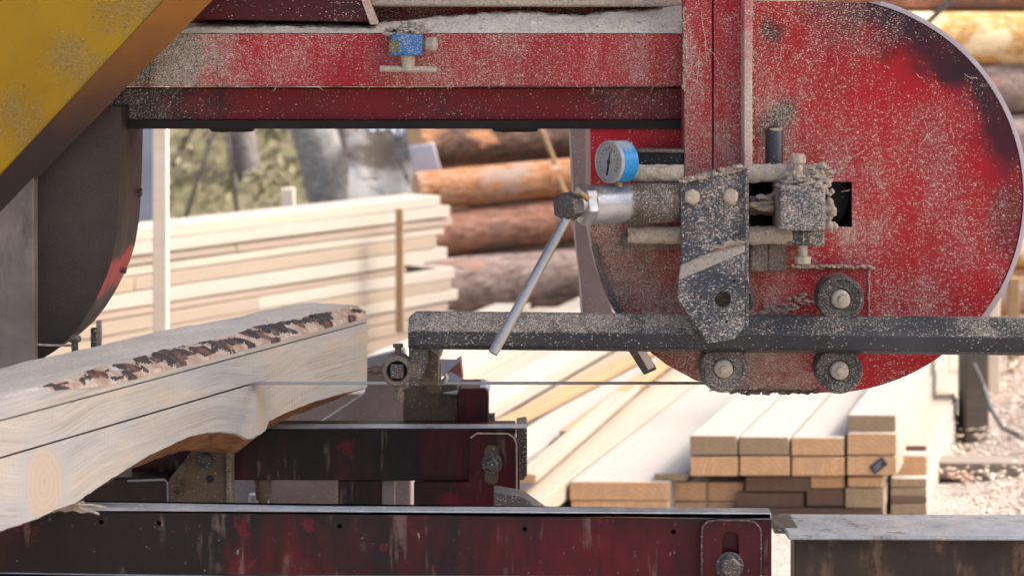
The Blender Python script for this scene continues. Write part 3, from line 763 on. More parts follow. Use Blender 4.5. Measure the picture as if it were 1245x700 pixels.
# left long stack
AL = math.atan2(1, .667)
GL = 'planks of the long stack behind the log'
E = Vector((-.285, 8.2, 0))
ul = Vector((.667, 1, 0)).normalized(); nl = Vector((-ul.y, ul.x, 0))
ztop = CAMZ - (237 - HY) * 8.2 / F
lay = [  # (thickness, end offset, front inset)
    (.046, 0, 0), (.046, .06, -.004), (.034, .09, .006), (.034, .04, .012), (.050, -.02, .004), (.052, .05, .0), (.030, -.22, .006), (.048, .10, .0), (.046, .08, .004), (.044, .12, -.002), (.044, .06, .004), (.05, .1, 0), (.05, .05, .004)]
z = ztop
for k, (t, e, ins) in enumerate(lay):
    z -= t
    if z < .0: break
    split = [None, 2.1, 1.3, 2.5, 1.7, 2.3, None, 1.2, 2.6, 1.6, 2.0, 1.5, 2.2][k]
    rows = 1 if k == 0 else 2
    for r_ in range(rows):
        o0 = E + ul * e + nl * (ins + .17 * r_)
        segs = [(0, 5.0)] if (split is None or r_) else [(0, split), (split + .004, 5.0)]
        for q, (a, b) in enumerate(segs):
            p = o0 - ul * b; p.z = z + .001
            where = 'in the top layer' if k == 0 else 'in the %s layer from the top' % ORD[k]
            lab = ('whole long front plank ' if len(segs) == 1 and not r_ else ('right front plank ' if q == 0 else 'left front plank ') if not r_ else '%s row plank ' % ORD[r_]) + where + ' of the long stack'
            board('plank', p, AL, b - a, .165, t - .003, ((['stack_a', 'stack_a', 'stack_b', 'stack_a', 'stack_c', 'stack_a', 'stack_b', 'stack_a', 'stack_c', 'stack_a', 'stack_b', 'stack_c', 'stack_b'][k] if not q else ['stack_a', 'stack_a', 'stack_c', 'stack_b', 'stack_b', 'stack_c', 'stack_b', 'stack_c', 'stack_b', 'stack_b', 'stack_a', 'stack_b', 'stack_c'][k]), 'stack_a'), lab, GL, 0, 0, .006)
def stake(name, px0, px1, y0, y1, d, mat, label, depth=.035, group='upright stakes in the timber yard'):
    bm = PR(rect(px0, y0, px1, y1), d, d + depth)
    o = obj(name, bm, [mat], bevel=.003); return tag(o, label, 'stake', group)
stake('stake', 185.5, 203, -40, 500, 6.35, 'stake_pale', 'tall pale upright stake in front of the long plank stack')
stake('stake', 481, 490.5, 254, 404, 7.78, 'stake', 'short brown upright stake near the right end of the plank stack')
stake('stake', 341, 357.5, 229, 420, 8.1, 'stake_pale', 'pale stake end poking up behind the top planks')
stake('stake', 1203, 1216, 330, 480, 6.6, 'stake_pale', 'narrow white plank standing behind the grey post')
bm = PR(rect(160, 120, 187, 500), 8.9, 8.95); tag(obj('sheet_panel', bm, 'sheet', bevel=.003), 'bluish panel standing behind the tall pale stake', 'panel')
bm = PR([(1174, 130), (1202, 130), (1203, 546), (1173, 546)], 6.1, 6.2); tag(obj('post', bm, 'post', bevel=.006), 'grey weathered square post in the chips right of the boards', 'post')
stake('stake', 1227, 1240, 338, 455, 7.3, 'stake', 'orange brown stake against the logs at the right edge')
p = P(1130, 612, 5.62); board('plank', (p.x, p.y, 0.005), R(-4), .26, .10, .045, ('old', 'end_grey'), 'short grey plank lying in the chips by the stack', 'loose timber on the ground')
bm = bmesh.new(); tube(bm, [P(x_, y_, d_) for x_, y_, d_ in ((1183, 442, 6.08), (1196, 470, 6.07), (1204, 495, 6.0), (1220, 520, 5.95), (1245, 532, 5.9), (1290, 540, 5.9))], .008, 8)
tag(obj('cable', bm, 'cable'), 'dark cable looping from the grey post into the chips', 'cable')
bm = bmesh.new(); tube(bm, [P(x_, y_, 5.75) for x_, y_ in ((1208, 520), (1222, 527), (1250, 527), (1300, 520))], .006, 6)
# peeled sticks leaning on logs
for k, (a, b, lab) in enumerate((((655, 150, 8.7), (676, 200, 8.7), 'slim stick hanging over the logs near the beam'), ((678, 215, 8.6), (700, 262, 8.6), 'slim pale stick behind the steel rod head'), ((1168, -12, 7.55), (1128, 28, 7.55), 'thin grey stick leaning on the logs at top right'))):
    bm = bmesh.new(); A = P(*a); B = P(*b); tube(bm, [A, (A + B) / 2, B], [.012, .011, .010], 7)
    tag(obj('stick', bm, 'stake' if k < 2 else 'post'), lab, 'stick')
# sheet metal and tarpaulin heap
bm = bmesh.new(); V = {}
for i in range(25):
    for j in range(7):
        q = P(436 + 75 * i / 24, 186 - 10 * i / 24 - 34 * j / 6, 10.3 + .25 * j); q.z += .018 * math.sin(i * 1.6); V[i, j] = bm.verts.new(q)
for i in range(24):
    for j in range(6): bm.faces.new((V[i, j], V[i + 1, j], V[i + 1, j + 1], V[i, j + 1]))
o = obj('metal_sheet', bm, 'sheet', ang=180); sm = o.modifiers.new('Solid', 'SOLIDIFY'); sm.thickness = .01
tag(o, 'bluish corrugated metal sheet leaning beside the log pile', 'metal sheet')
bm = bmesh.new(); V = {}
for i in range(31):
    for j in range(25):
        u_ = i / 30; v_ = j / 24
        q = P(424 + 100 * u_, 158 + 90 * v_, 10.0 - .5 * v_)
        nn = mnoise.fractal(Vector((u_ * 4.5, v_ * 3.0, 2)), .7, 2, 3)
        q.y += .09 * nn - .02 * math.sin(u_ * 9 + v_ * 2); q.z += .05 * nn
        V[i, j] = bm.verts.new(q)
for i in range(30):
    for j in range(24): bm.faces.new((V[i, j], V[i + 1, j], V[i + 1, j + 1], V[i, j + 1]))
o = obj('tarpaulin', bm, 'tarp', ang=180); sm = o.modifiers.new('Solid', 'SOLIDIFY'); sm.thickness = .006
tag(o, 'crumpled dirty white tarpaulin between the pale trunk and the logs', 'tarpaulin')
bm = PR([(497, 178), (527, 174), (536, 208), (503, 218)], 9.1, 9.14); tag(obj('slab_offcut', bm, 'palesteel', bevel=.004), 'pale flat offcut beside the end of the orange log', 'offcut')

# chips
def chips():
    bm = bmesh.new()
    for _ in range(9000):
        x_ = random.uniform(1.15, 3.0); y_ = random.uniform(4.6, 7.6)
        z_ = .13 * math.exp(-((x_ - 2.05) / .45) ** 2 - ((y_ - 6.5) / .8) ** 2) + .08 * math.exp(-((x_ - 1.75) / .25) ** 2 - ((y_ - 5.9) / .4) ** 2) + .02
        c = Vector((x_, y_, z_ + random.uniform(0, .02))); a = random.uniform(.003, .013) * (1.8 if random.random() < .06 else 1); b = random.uniform(.002, .006)
        n = Vector((random.gauss(0, .3), random.gauss(0, .3), 1)).normalized(); u = n.orthogonal().normalized(); u.rotate(Matrix.Rotation(random.uniform(0, 6.28), 3, n)); w = n.cross(u)
        vs = [bm.verts.new(c + u * a * s + w * b * t + n * h) for h in (0, .0025) for s, t in ((-1, -1), (1, -.8), (.9, 1), (-.8, .9))]
        bm.faces.new(vs[3::-1]); bm.faces.new(vs[4:])
        for i in range(4): bm.faces.new((vs[i], vs[(i + 1) % 4], vs[4 + (i + 1) % 4], vs[4 + i]))
    return obj('wood_chips', bm, 'chip', recalc=False)
tag(chips(), kind='stuff')

# ------------------------------------------------------------------ the log being sawn
AC = math.atan2(1, .44)
O_C = Vector((-.374, 3.0, 0)); uc = Vector((.44, 1, 0)).normalized(); nc = Vector((-uc.y, uc.x, 0))
def fd(px): return 1.694 / (.44 - (px - CX) / F)
def s_of(px): return (fd(px) - 3.0) / uc.y
def z_of(px, py): return -(py - HY) * fd(px) / F          # relative to the camera height
BOT = [(-2000, 662), (-60, 668), (0, 645), (25, 637), (50, 628), (70, 618), (92, 611), (130, 585), (180, 554), (228, 531), (250, 525.5), (270, 524.5), (288, 527), (303, 534), (314, 529), (323, 523), (327, 512), (345, 502.5), (380, 488.5), (415, 478.5), (446, 471)]
BS = [(s_of(x), z_of(x, y)) for x, y in BOT]; BS[0] = (-2.2, BS[1][1] - .01)
def lerp(tab, s):
    if s <= tab[0][0]: return tab[0][1]
    for (a, b), (c, d) in zip(tab, tab[1:]):
        if s <= c: return b + (d - b) * (s - a) / (c - a)
    return tab[-1][1]
SEND = .348; K1 = -.498; K2 = -.4537; ZT = -.427
SS = [-2.2 + (1.5) * i / 40 for i in range(40)] + [-.70 + (SEND + .70) * i / 190 for i in range(191)]
bm = bmesh.new(); rings = []
for s in SS:
    zb = lerp(BS, s); n_ = mnoise.fractal(Vector((s * 9, 0, 0)), .8, 2, 4)
    wob = .0016 * mnoise.noise(Vector((s * 60, 3, 0)))
    zb += .0015 * mnoise.noise(Vector((s * 90, 0, 0)))
    wv = .035 + .012 * n_; dr = (.026 + .008 * n_) * lerp([(-.45, .02), (-.40, .45), (-.33, .9), (-.15, 1.05), (.0, 1.), (.03, 1.0), (.15, 1.0), (.3, .7), (.35, .35)], s)
    zlow = zb - dr
    wb = .155 + .008 * mnoise.noise(Vector((s * 3, 8, 0)))
    g_ = .0011 if s < 0.004 else .00005
    prof = [(wv, zlow), (.004 + wob, zb - .002), (0, zb), (0, (zb + K1) / 2), (0, K1 - g_), (.016, K1 - g_), (.016, K1 + g_), (0, K1 + g_), (0, (K1 + K2) / 2), (0, K2 - .0012), (.004, K2 - .001), (wb, K2 - .001), (wb + .006, -.55), (wb - .03, zlow - .004)]
    rings.append([bm.verts.new((s, y, z)) for y, z in prof])
np_ = len(rings[0])
for k in range(len(rings) - 1):
    for i in range(np_):
        j = (i + 1) % np_
        f = bm.faces.new((rings[k][i], rings[k][j], rings[k + 1][j], rings[k + 1][i]))
        f.material_index = 1 if i in (0, 12, 13) else 2 if i in (4, 5, 6) else 0
bm.faces.new(rings[0][::-1]); bm.faces.new(rings[-1])
M['kerf'] = dusty('dark_saw_kerf', (.035, .025, .018), dens=0)
cant = thing('squared_log', O_C + Vector((0, 0, .6)), 'squared grey pine log with a fresh saw cut, resting on the dark rails', 'log')
o = obj('log_body', bm, ['cant', 'under', 'kerf'], cant, ang=32); o.location = (0, 0, CAMZ - .6); o.rotation_euler = (0, 0, AC)
# top slab
slab = thing('sawn_slab', O_C + Vector((0, 0, CAMZ + K2)), 'thin slab with flaking bark edge lying on top of the squared log', 'slab')
bm = bmesh.new(); bmb = bmesh.new(); rings = []; rb = []
def wane(s):
    n_ = mnoise.fractal(Vector((s * 8, 5, 0)), .8, 2, 4)
    k = min(1, max(0, (s + .505) / .13))               # bark fades out toward the near end
    w = .030 + .016 * n_ - .004 * max(0, (s - .1) / .25)
    return (.006 + (w - .006) * k), (.009 + .004 * mnoise.noise(Vector((s * 25, 1, 0)))), k
for s in SS:
    w, h, k = wane(s)
    top = ZT - K2
    wb = .150 + .012 * mnoise.fractal(Vector((s * 5, 2, 0)), .8, 2, 3) - (.012 if s > .05 else 0) - .02 * max(0, (s - .1) / .25)
    hh = h * k + (top - .004) * (1 - k)
    dz = .0012 * mnoise.noise(Vector((s * 40, 7, 0)))
    def tz(y): return top + .0018 * mnoise.fractal(Vector((s * 22, y * 40, 0)), .8, 2, 3)
    prof = [(0, .0012), (0, hh), (w * .5, hh + (top - hh) * .62 + dz), (w, tz(w))] + [(w + (wb - w) * q / 6, tz(w + (wb - w) * q / 6)) for q in range(1, 6)] + [(wb, top - .002), (wb + .012, .012), (wb + .006, .0012)]
    rings.append([bm.verts.new((s, y, z)) for y, z in prof])
np_ = len(rings[0])
for k in range(len(rings) - 1):
    for i in range(np_):
        j = (i + 1) % np_
        f = bm.faces.new((rings[k][i], rings[k][j], rings[k + 1][j], rings[k + 1][i]))
        f.material_index = 1 if 2 <= i <= np_ - 4 else 0
bm.faces.new(rings[0][::-1]); bm.faces.new(rings[-1])
o = obj('slab_body', bm, ['cant', 'slab_top'], slab, ang=30); o.location = (0, 0, 0); o.rotation_euler = (0, 0, AC)
# bark strip: separate plates over pale inner bark
NB = 16; NS = 560; rb = []; pl = []
for i in range(NS + 1):
    s = -.50 + (SEND - .002 + .50) * i / NS
    w, h, k = wane(s); top = ZT - K2; hh = h * k + (top - .004) * (1 - k); ring = []; prow = []
    en = min(1, max(0, (s + .50) / .06))
    w2_ = w * (1 + .18 * mnoise.noise(Vector((s * 45, 9, 0))))
    for q in range(NB + 1):
        t = q / NB
        y = -.0012 + (w2_ + .001) * t; z = hh - .001 + (top - hh + .0012) * (t ** .7)
        wq = Vector((s * 40 + t * .75 + .35 * mnoise.noise(Vector((s * 40, t * 2, 1))), t * 1.25 + .25 * mnoise.noise(Vector((s * 36, t * 2, 5))), 0))
        dd, pp = mnoise.voronoi(wq)
        hsh = mnoise.cell(pp[0] * 17.3)
        ins = .5 - abs(t - (.58 + .2 * mnoise.noise(Vector((s * 16, 4, 4))))) * 1.0
        f = mnoise.fractal(Vector((s * 120, t * 4, 3)), .8, 2, 3)
        p_ = (dd[1] - dd[0] > .05) and (hsh * .5 + ins * 1.1 > .26)
        lift = ((.0013 + .0015 * abs(hsh) + .0005 * f) if p_ else .0003 + .0006 * f) * en
        if q in (0, NB): lift = 0.
        ring.append(bmb.verts.new((s, y - lift * .45, z + lift))); prow.append(p_)
    rb.append(ring); pl.append(prow)
for k in range(NS):
    for q in range(NB):
        f = bmb.faces.new((rb[k][q], rb[k + 1][q], rb[k + 1][q + 1], rb[k][q + 1]))
        f.material_index = 1 if pl[k][q] + pl[k + 1][q] + pl[k + 1][q + 1] + pl[k][q + 1] >= 2 else 0
o = obj('bark_edge', bmb, ['inner_bark', 'bark'], slab, ang=28); o.location = (0, 0, 0); o.rotation_euler = (0, 0, AC)

# splinters under the log
bm = bmesh.new()
for k in range(10):
    a = P(62 + random.uniform(0, 40), 616 + random.uniform(-3, 7), 2.62); b = a + Vector((random.uniform(.01, .04), random.uniform(-.01, .01), random.uniform(-.006, .006)))
    tube(bm, [a, (a + b) / 2 + Vector((0, 0, .003)), b], .0018, 5)
tag(obj('splinters', bm, 'crust'), kind='stuff')

# ------------------------------------------------------------------ sawmill bed
bed = thing('sawmill_bed', (0, 2.9, 0), 'dark red steel sawmill bed of rails, bunk and brackets across the foreground', 'sawmill bed')
DR = 2.65
def tilt(x): return .0165 * (x - 100)
def rail_poly(x0, x1, yt, yb): return [(x0, yt + tilt(x0)), (x1, yt + tilt(x1)), (x1, yb + tilt(x1) * .3), (x0, yb + tilt(x0) * .3)]
bm = plate_holes(rail_poly(-220, 938, 619, 697), [pts_circle(x, 634 + tilt(x), 3, 0, 330, 10) for x in (123, 193, 413, 638, 819)], DR, DR + .006)
rail = obj('front_rail', bm, 'rail', bed)
obj('hole_dark_backing', PR(rail_poly(-200, 846, 622, 690), DR + .012, DR + .02), 'black', rail)  # black sheet added behind the bolt holes so they look dark
bm = bmesh.new()
prism_w(bm, w2(rail_poly(-220, 938, 617.5, 619), DR - .001), DR - .001, DR + .028)
obj('top_flange', bm, 'edge', rail, bevel=.0015)
bm = bmesh.new(); prism_w(bm, w2(rail_poly(-220, 938, 697, 702), DR - .001), DR - .001, DR + .05); obj('bottom_flange', bm, 'edge', rail, bevel=.0015)
# joint plate
def rrect(x0, y0, x1, y1, r, n=6):
    o_ = []
    for cx, cy, a in ((x0 + r, y0 + r, 90), (x0 + r, y1 - r, 180), (x1 - r, y1 - r, 270), (x1 - r, y0 + r, 0)):
        o_ += pts_circle(cx, cy, r, a, a + 90, n)
    return o_
jp = obj('joint_plate', plate_holes(rrect(853, 632, 925, 760, 16), [rrect(878, 646, 898, 690, 9)], DR - .012, DR - .001), 'rail', bed, bevel=.0015)
bm = bmesh.new(); tube(bm, [P(x_, y_, DR - .012) for x_, y_ in [(853, 700), (853, 650), (854, 640), (860, 634), (869, 632), (909, 632), (918, 635), (924, 642), (925, 650), (925, 705)]], .0014, 6); obj('rubbed_edge', bm, 'steel_dark', jp)
bm = PR(rrect(876, 644, 900, 700, 10), DR - .001, DR + .004); obj('slot_back', bm, 'rail', jp)
bm = bmesh.new(); hexbolt(bm, 887, 687, DR - .012, 13.5, .014, 17); obj('bolt', bm, 'steel_dark', jp, bevel=.001)
bm = PR([(860, 632), (874, 628.5), (912, 628.5), (926, 632), (926, 640), (860, 640)], DR + .03, DR + .06); obj('rear_flange', bm, 'edge', bed, bevel=.002)
# rail extension
ext = obj('rail_extension', PR([(966, 652), (1500, 655), (1500, 780), (966, 780)], DR - .01, DR + .03), 'ext', bed, bevel=.002)
bm = bmesh.new(); z0 = P(0, 654, DR - .02).z; xl = P(955, 0, DR).x
prism_w(bm, [(xl, z0 - .002), (xl + 1.2, z0 - .006), (xl + 1.2, z0 + .000), (xl, z0 + .004)], DR - .022, DR + .10)
obj('top_plate', bm, 'edge_dirty', ext, bevel=.003)
bm = bmesh.new(); a = P(937, 634, DR + .06); prism_w(bm, [(a.x, a.z - .006), (a.x + .03, a.z - .006), (a.x + .03, a.z + .003), (a.x, a.z + .003)], DR + .02, DR + .09); obj('link_plate', bm, 'steel_dark', ext, bevel=.001)
bm = PR(rect(978, 638, 996, 641.5), DR + .02, DR + .03)
bmesh.ops.delete(bm, geom=bm.verts[:], context='VERTS'); bm.free()
# bunk
DB = 3.16
bunk = obj('bunk', PR([(160, 521), (627, 521), (627, 585), (160, 583)], DB, DB + .07), 'bunk', bed, bevel=.002)
bm = bmesh.new(); prism_w(bm, w2(rect(160, 519.5, 640, 521), DB - .001), DB - .001, DB + .03); obj('top_flange', bm, 'edge', bunk, bevel=.0012)
bm = bmesh.new(); prism_w(bm, w2([(628, 522), (641, 520), (641, 578), (636, 584), (628, 584)], DB), DB + .002, DB + .10); obj('end_cap', bm, 'steel_dark', bunk, bevel=.002)
brk = obj('end_bracket', PR([(503, 586), (503, 690), (632, 690), (632, 540), (625, 528), (580, 526), (570, 532), (570, 586)], DB - .014, DB - .002), 'bunk', bed, bevel=.0015)
bm = bmesh.new(); tube(bm, [P(x_, y_, DB - .014) for x_, y_ in ((572, 532), (580, 526.5), (618, 527), (625, 532), (628, 540), (628.5, 680))], .0013, 6); obj('rubbed_edge', bm, 'crust', brk)
obj('slot_plate', PR(rrect(589, 541, 606, 588, 7), DB - .017, DB - .0145), 'rusty', brk)
bm = bmesh.new(); hexbolt(bm, 598, 563, DB - .017, 8.5, .012, 13); obj('bolt', bm, 'steel_dark', brk, bevel=.0008)
# hanging bolts and legs under the bunk
for k, (x_, y0, y1, r_, m) in enumerate(((320, 583, 640, 8, 'rusty'), (522, 585, 640, 7, 'steel_dark'))):
    bm = bmesh.new(); a = P(x_, y0, DB + .02); b = P(x_, y1, DB + .02); cyl(bm, a, b, r_ * .75 * DB / F, 16, n=2)
    cyl(bm, P(x_, y0 - 3, DB + .02), P(x_, y0 + 24, DB + .02), (r_ + 4) * DB / F, 6 if k else 14, r1=(r_ + 1) * DB / F)
    obj('adjusting_bolt', bm, m, bed, bevel=.001)
obj('bunk_leg', PR(rect(411, 583, 463, 700), DB + .02, DB + .07), 'bunk', bed, bevel=.002)
obj('leg_web', PR(rect(463.5, 583, 479, 700), DB + .03, DB + .07), 'pinkgrey', bed, bevel=.002)
obj('bunk_leg', PR([(540, 584), (570, 584), (570, 700), (536, 700)], DB + .01, DB + .04), 'bunk', bed, bevel=.002)
bm = PR([(205, 583), (242, 537), (279, 537), (279, 690), (205, 690)], DB - .05, DB - .012)
sb = obj('side_bracket', bm, 'rusty', bed, bevel=.002)
bm = bmesh.new(); hexbolt(bm, 250, 558, DB - .05, 8, .006, 13, seg=20); obj('bolt', bm, 'steel_dark', sb)
bm = bmesh.new(); lathe(bm, P(255, 582, DB - .05), FWD, [(0, .006), (.001, .006)], 14); obj('bolt_hole', bm, 'black', sb)
obj('bracket_edge', PR(rect(275, 538, 280, 690), DB - .056, DB - .006), 'crust_dark', sb, bevel=.001)
db = obj('end_box', PR(rect(-60, 580, 205, 700), DB - .04, DB + .05), 'ext', bed, bevel=.004)
bm = bmesh.new(); tube(bm, [P(x_, y_, DB - .041) for x_, y_ in ((155, 584), (200, 582.5), (204, 586), (205, 690))], .0018, 6); obj('rubbed_edge', bm, 'edge', db)
# rear members seen below the bunk
obj('rear_beam', PR([(280, 560), (412, 566), (500, 560), (500, 720), (280, 720)], 3.62, 3.70), 'pinkgrey', bed, bevel=.003)
obj('rear_plate', PR(rect(284, 575, 326, 720), 3.45, 3.47), 'palesteel', bed, bevel=.002)
bm = bmesh.new(); cyl(bm, P(311, 600, 3.4), P(311, 720, 3.4), .012, 14); obj('rear_bolt', bm, 'palesteel', bed, bevel=.001)
bm = PR([(600, 598), (636, 604), (664, 624), (666, 700), (600, 700)], 3.0, 3.05); obj('sloped_plate', bm, 'steel_dark', bed, bevel=.002)
# far cross member and legs so that the bed stands on the ground
obj('rear_bunk', PR(rect(120, 478, 470, 560), 3.75, 3.85), 'pinkgrey', bed, bevel=.003)
for x_ in (-150, 470, 800, 1330):
    bm = bmesh.new(); a = P(x_, 690, DR + .03); box(bm, (a.x - .03, a.y, -.01), (a.x + .03, a.y + .06, a.z)); obj('foot_post', bm, 'bunk', bed, bevel=.003)
for x_, d_ in ((180, 3.76), (455, 3.76), (440, 3.2), (560, 3.19), (620, 3.02)):
    bm = bmesh.new(); a = P(x_, 560, d_); box(bm, (a.x - .025, a.y + .003, -.01), (a.x + .025, a.y + .05, P(x_, 690, d_).z)); obj('foot_post', bm, 'bunk', bed, bevel=.003)
# long side rails that tie the cross members together
for x_ in (230, 560):
    bm = bmesh.new(); a = P(x_, 700, 2.9); box(bm, (a.x - .02, 2.72, .34), (a.x + .02, 3.9, .40)); obj('side_rail', bm, 'bunk', bed, bevel=.003)
# log stop behind the bunk
DS = 3.24
stp = obj('log_stop', PR([(490, 474), (512, 464), (556, 466), (558, 540), (490, 540)], DS, DS + .03), 'rusty', bed, bevel=.002)
obj('stop_block', PR(rrect(556, 472, 594, 540, 7), DS - .02, DS + .07), 'bunk', stp, bevel=.002)
obj('stop_upright', PR(rect(518, 440, 536, 478), DS - .02, DS + .0), 'rusty', stp, bevel=.001)
bm = bmesh.new(); a = P(599, 511, DS + .02); cyl(bm, P(594, 511, DS + .02), P(602, 511, DS + .02), .012, 12); obj('bolt', bm, 'steel_dark', stp, bevel=.001)
bm = PR([(537, 478), (590, 470), (596, 474), (560, 480)], DS - .012, DS + .06); obj('stop_cap', bm, 'palesteel', stp, bevel=.001)
bm = PR([(536, 456), (560, 438), (563, 464)], 3.5, 3.56); obj('gusset', bm, 'gusset_red', bed, bevel=.001)
bm = bmesh.new(); vs = [bm.verts.new(P(*q)) for q in ((530, 436, 3.5), (562, 437, 3.5), (536, 456, 3.49), (528, 452, 3.49))]; bm.faces.new(vs)
vs2 = [bm.verts.new(v.co + Vector((0, .01, -.006))) for v in vs]; bm.faces.new(vs2[::-1])
for i in range(4): bm.faces.new((vs[i], vs[(i + 1) % 4], vs2[(i + 1) % 4], vs2[i]))
obj('gusset_top', bm, 'palesteel', bed)
bm = bmesh.new(); vs = [bm.verts.new(P(*q)) for q in ((535, 462, 3.42), (548, 452, 3.42), (580, 470, 3.36), (540, 474, 3.36))]; bm.faces.new(vs)
vs2 = [bm.verts.new(v.co + Vector((0, .01, -.006))) for v in vs]; bm.faces.new(vs2[::-1])
for i in range(4): bm.faces.new((vs[i], vs[(i + 1) % 4], vs2[(i + 1) % 4], vs2[i]))
obj('gusset_plate', bm, 'palesteel', bed)
obj('rear_cover_plate', PR([(444, 440), (492, 425), (500, 470), (500, 560), (380, 560), (380, 520), (444, 478)], 3.55, 3.58), 'pinkgrey', bed, bevel=.002)
bm = PR([(444, 436), (492, 424), (492, 440), (444, 452)], 3.52, 3.545); obj('rear_cover_edge', bm, 'palesteel', bed, bevel=.002)

# ------------------------------------------------------------------ sawmill head
head = thing('band_sawmill', (.2, 3.0, .2), 'dusty red bandsaw sawmill head with round wheel cover and a yellow guard', 'sawmill')
# right wheel cover
DC = 2.95
ow = [(718, 151), (718, 285), (722, 312), (730, 342), (743, 372), (760, 398), (782, 421), (810, 443), (845, 462), (885, 473), (925, 476.5), (985, 477.5)]
ow += pts_circle(1004, 238, 239.5, -85, 78, 60) + [(1040, 4), (1000, 1.5), (915, 1.5), (845, 20), (845, 151)]
slot = rect(908, 221, 1036, 276)
cov = obj('wheel_cover', plate_holes(ow, [slot], DC, DC + .006), 'cover', head, ang=25)
bm = bmesh.new(); a = [(x, z) for x, z in w2(ow, DC)]
va = [bm.verts.new((x, DC + .0065, z)) for x, z in a]; vb = [bm.verts.new((x, DC + .20, z)) for x, z in a]; n = len(a)
for i in range(n):
    j = (i + 1) % n; bm.faces.new((va[i], va[j], vb[j], vb[i]))
bm.faces.new(vb)
obj('cover_wall', bm, 'pinkgrey', cov, ang=25)
M['rim_pale'] = dusty('sunlit_rim_edge', (.62, .58, .60), (.52, .44, .46), dens=.05, gr=(.68, .9), rough=.35, metal=.2, grime=(.2, .08, .09))  # sunlight on the rim edge is put into this pale colour
bm = bmesh.new(); rim_o = pts_circle(1004, 238, 246, -43, 74, 70); rim_i = pts_circle(1000, 238, 236, -43, 74, 70)
prism_w(bm, w2(rim_o + rim_i[::-1], DC + .02), DC + .02, DC + .16)
obj('rim_flange', bm, 'rim_pale', cov, ang=25)
bm = bmesh.new(); tube(bm, [P(x_, y_, DC) for x_, y_ in pts_circle(1004, 238, 239.5, -30, 78, 40)], .0012, 6)
obj('rim_bead', bm, 'dark_red', cov)
# band wheel inside
bm = bmesh.new(); c = P(985, 240, 3.0); c.y = 3.045
lathe(bm, c, FWD, [(-.02, .262), (.045, .262), (.045, .235), (.015, .23), (.015, .06), (.05, .055), (.05, .0001)], 72)
obj('band_wheel', bm, 'black', head)
# scraper arm below the left edge of the cover
bm = bmesh.new(); arm = [(719, 300), (726, 328), (740, 362), (757, 398), (766, 420), (775, 418), (760, 388), (745, 355), (731, 322), (726, 296)]
prism(bm, arm, DC - .012, DC - .002); sa_ = obj('scraper_arm', bm, 'steel_dark', head, bevel=.001)
bm = PR([(757, 415), (783, 456), (799, 449), (776, 412)], DC - .02, DC + .002); obj('scraper_block', bm, 'steel_dark', sa_, bevel=.002)
bm = PR([(770, 418), (788, 450), (797, 446), (780, 416)], DC - .0225, DC - .0195); obj('scraper_face', bm, 'steel', sa_, bevel=.0008)
# beam
bm = PR(rect(120, 41, 831, 105.5), 2.93, 3.04); beam = obj('top_beam', bm, 'beam', head, bevel=.003)
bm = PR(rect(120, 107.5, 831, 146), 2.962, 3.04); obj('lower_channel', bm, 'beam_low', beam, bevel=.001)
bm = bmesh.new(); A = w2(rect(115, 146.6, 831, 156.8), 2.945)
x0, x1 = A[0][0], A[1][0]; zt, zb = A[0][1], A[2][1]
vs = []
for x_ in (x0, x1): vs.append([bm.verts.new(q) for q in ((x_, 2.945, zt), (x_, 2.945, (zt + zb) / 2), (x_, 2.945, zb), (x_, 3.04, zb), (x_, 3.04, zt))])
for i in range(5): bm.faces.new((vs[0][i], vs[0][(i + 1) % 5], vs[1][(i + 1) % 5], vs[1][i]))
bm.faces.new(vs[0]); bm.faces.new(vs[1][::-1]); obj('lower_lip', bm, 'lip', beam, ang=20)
bm = PR(rect(120, -70, 831, 41), 3.045, 3.06); obj('back_plate', bm, 'back_red', beam)
bm = PR(rect(450, -70, 831, -2), 2.99, 3.043); obj('upper_box', bm, 'back_red', beam, bevel=.003)
bm = PR(rect(450, 0, 831, 8), 2.985, 3.043); obj('upper_ledge', bm, 'crust', beam, bevel=.004, disp=(.002, .01))
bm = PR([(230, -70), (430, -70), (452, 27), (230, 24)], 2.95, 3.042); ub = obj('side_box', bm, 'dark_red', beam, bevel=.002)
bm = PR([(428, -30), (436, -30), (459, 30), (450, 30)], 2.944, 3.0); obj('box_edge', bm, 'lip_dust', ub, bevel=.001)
for x0, x1 in ((253, 309), (597, 655)):
    bm = bmesh.new(); prism(bm, [(x0, 156), (x1, 156), (x1 - 2, 160), (x1 - 14, 161), (x0 + 24, 160.5), (x0 + 18, 161.5), (x0 + 4, 160)], 2.975, 3.0)
    obj('clip', bm, 'black', beam, bevel=.001)
# column
bm = PR(rect(832, -70, 866, 330), 2.895, 2.945); colm = obj('column', bm, 'column', head, bevel=.002)
bm = PR(rect(867.5, -70, 906, 330), 2.899, 2.945); obj('column_plate', bm, 'column', colm, bevel=.001)
bm = PR(rect(904.5, -70, 914.5, 214), 2.862, 2.948); obj('column_edge', bm, 'lip_dust', colm, bevel=.002)
bm = PR(rect(908, 196, 916, 420), 2.84, 2.85); bm.free()
bm = bmesh.new()
for k in range(60):
    lump(bm, P(832 + random.gauss(0, .8), 8 + 100 * k / 59 + random.uniform(-2, 2), 2.896), .0020 * random.uniform(.5, 1.6), (.9, .9, 1.5), .4, 1, k)
obj('caked_sawdust', bm, 'crust', colm, ang=60)
bm = bmesh.new()
for k in range(120):
    lump(bm, P(914.5 + random.gauss(0, .6), 0 + 205 * k / 119 + random.uniform(-2, 2), 2.866), .0016 * random.uniform(.4, 1.5), (.8, 1, 1.5), .4, 1, k)
obj('caked_sawdust', bm, 'crust', colm, ang=60)
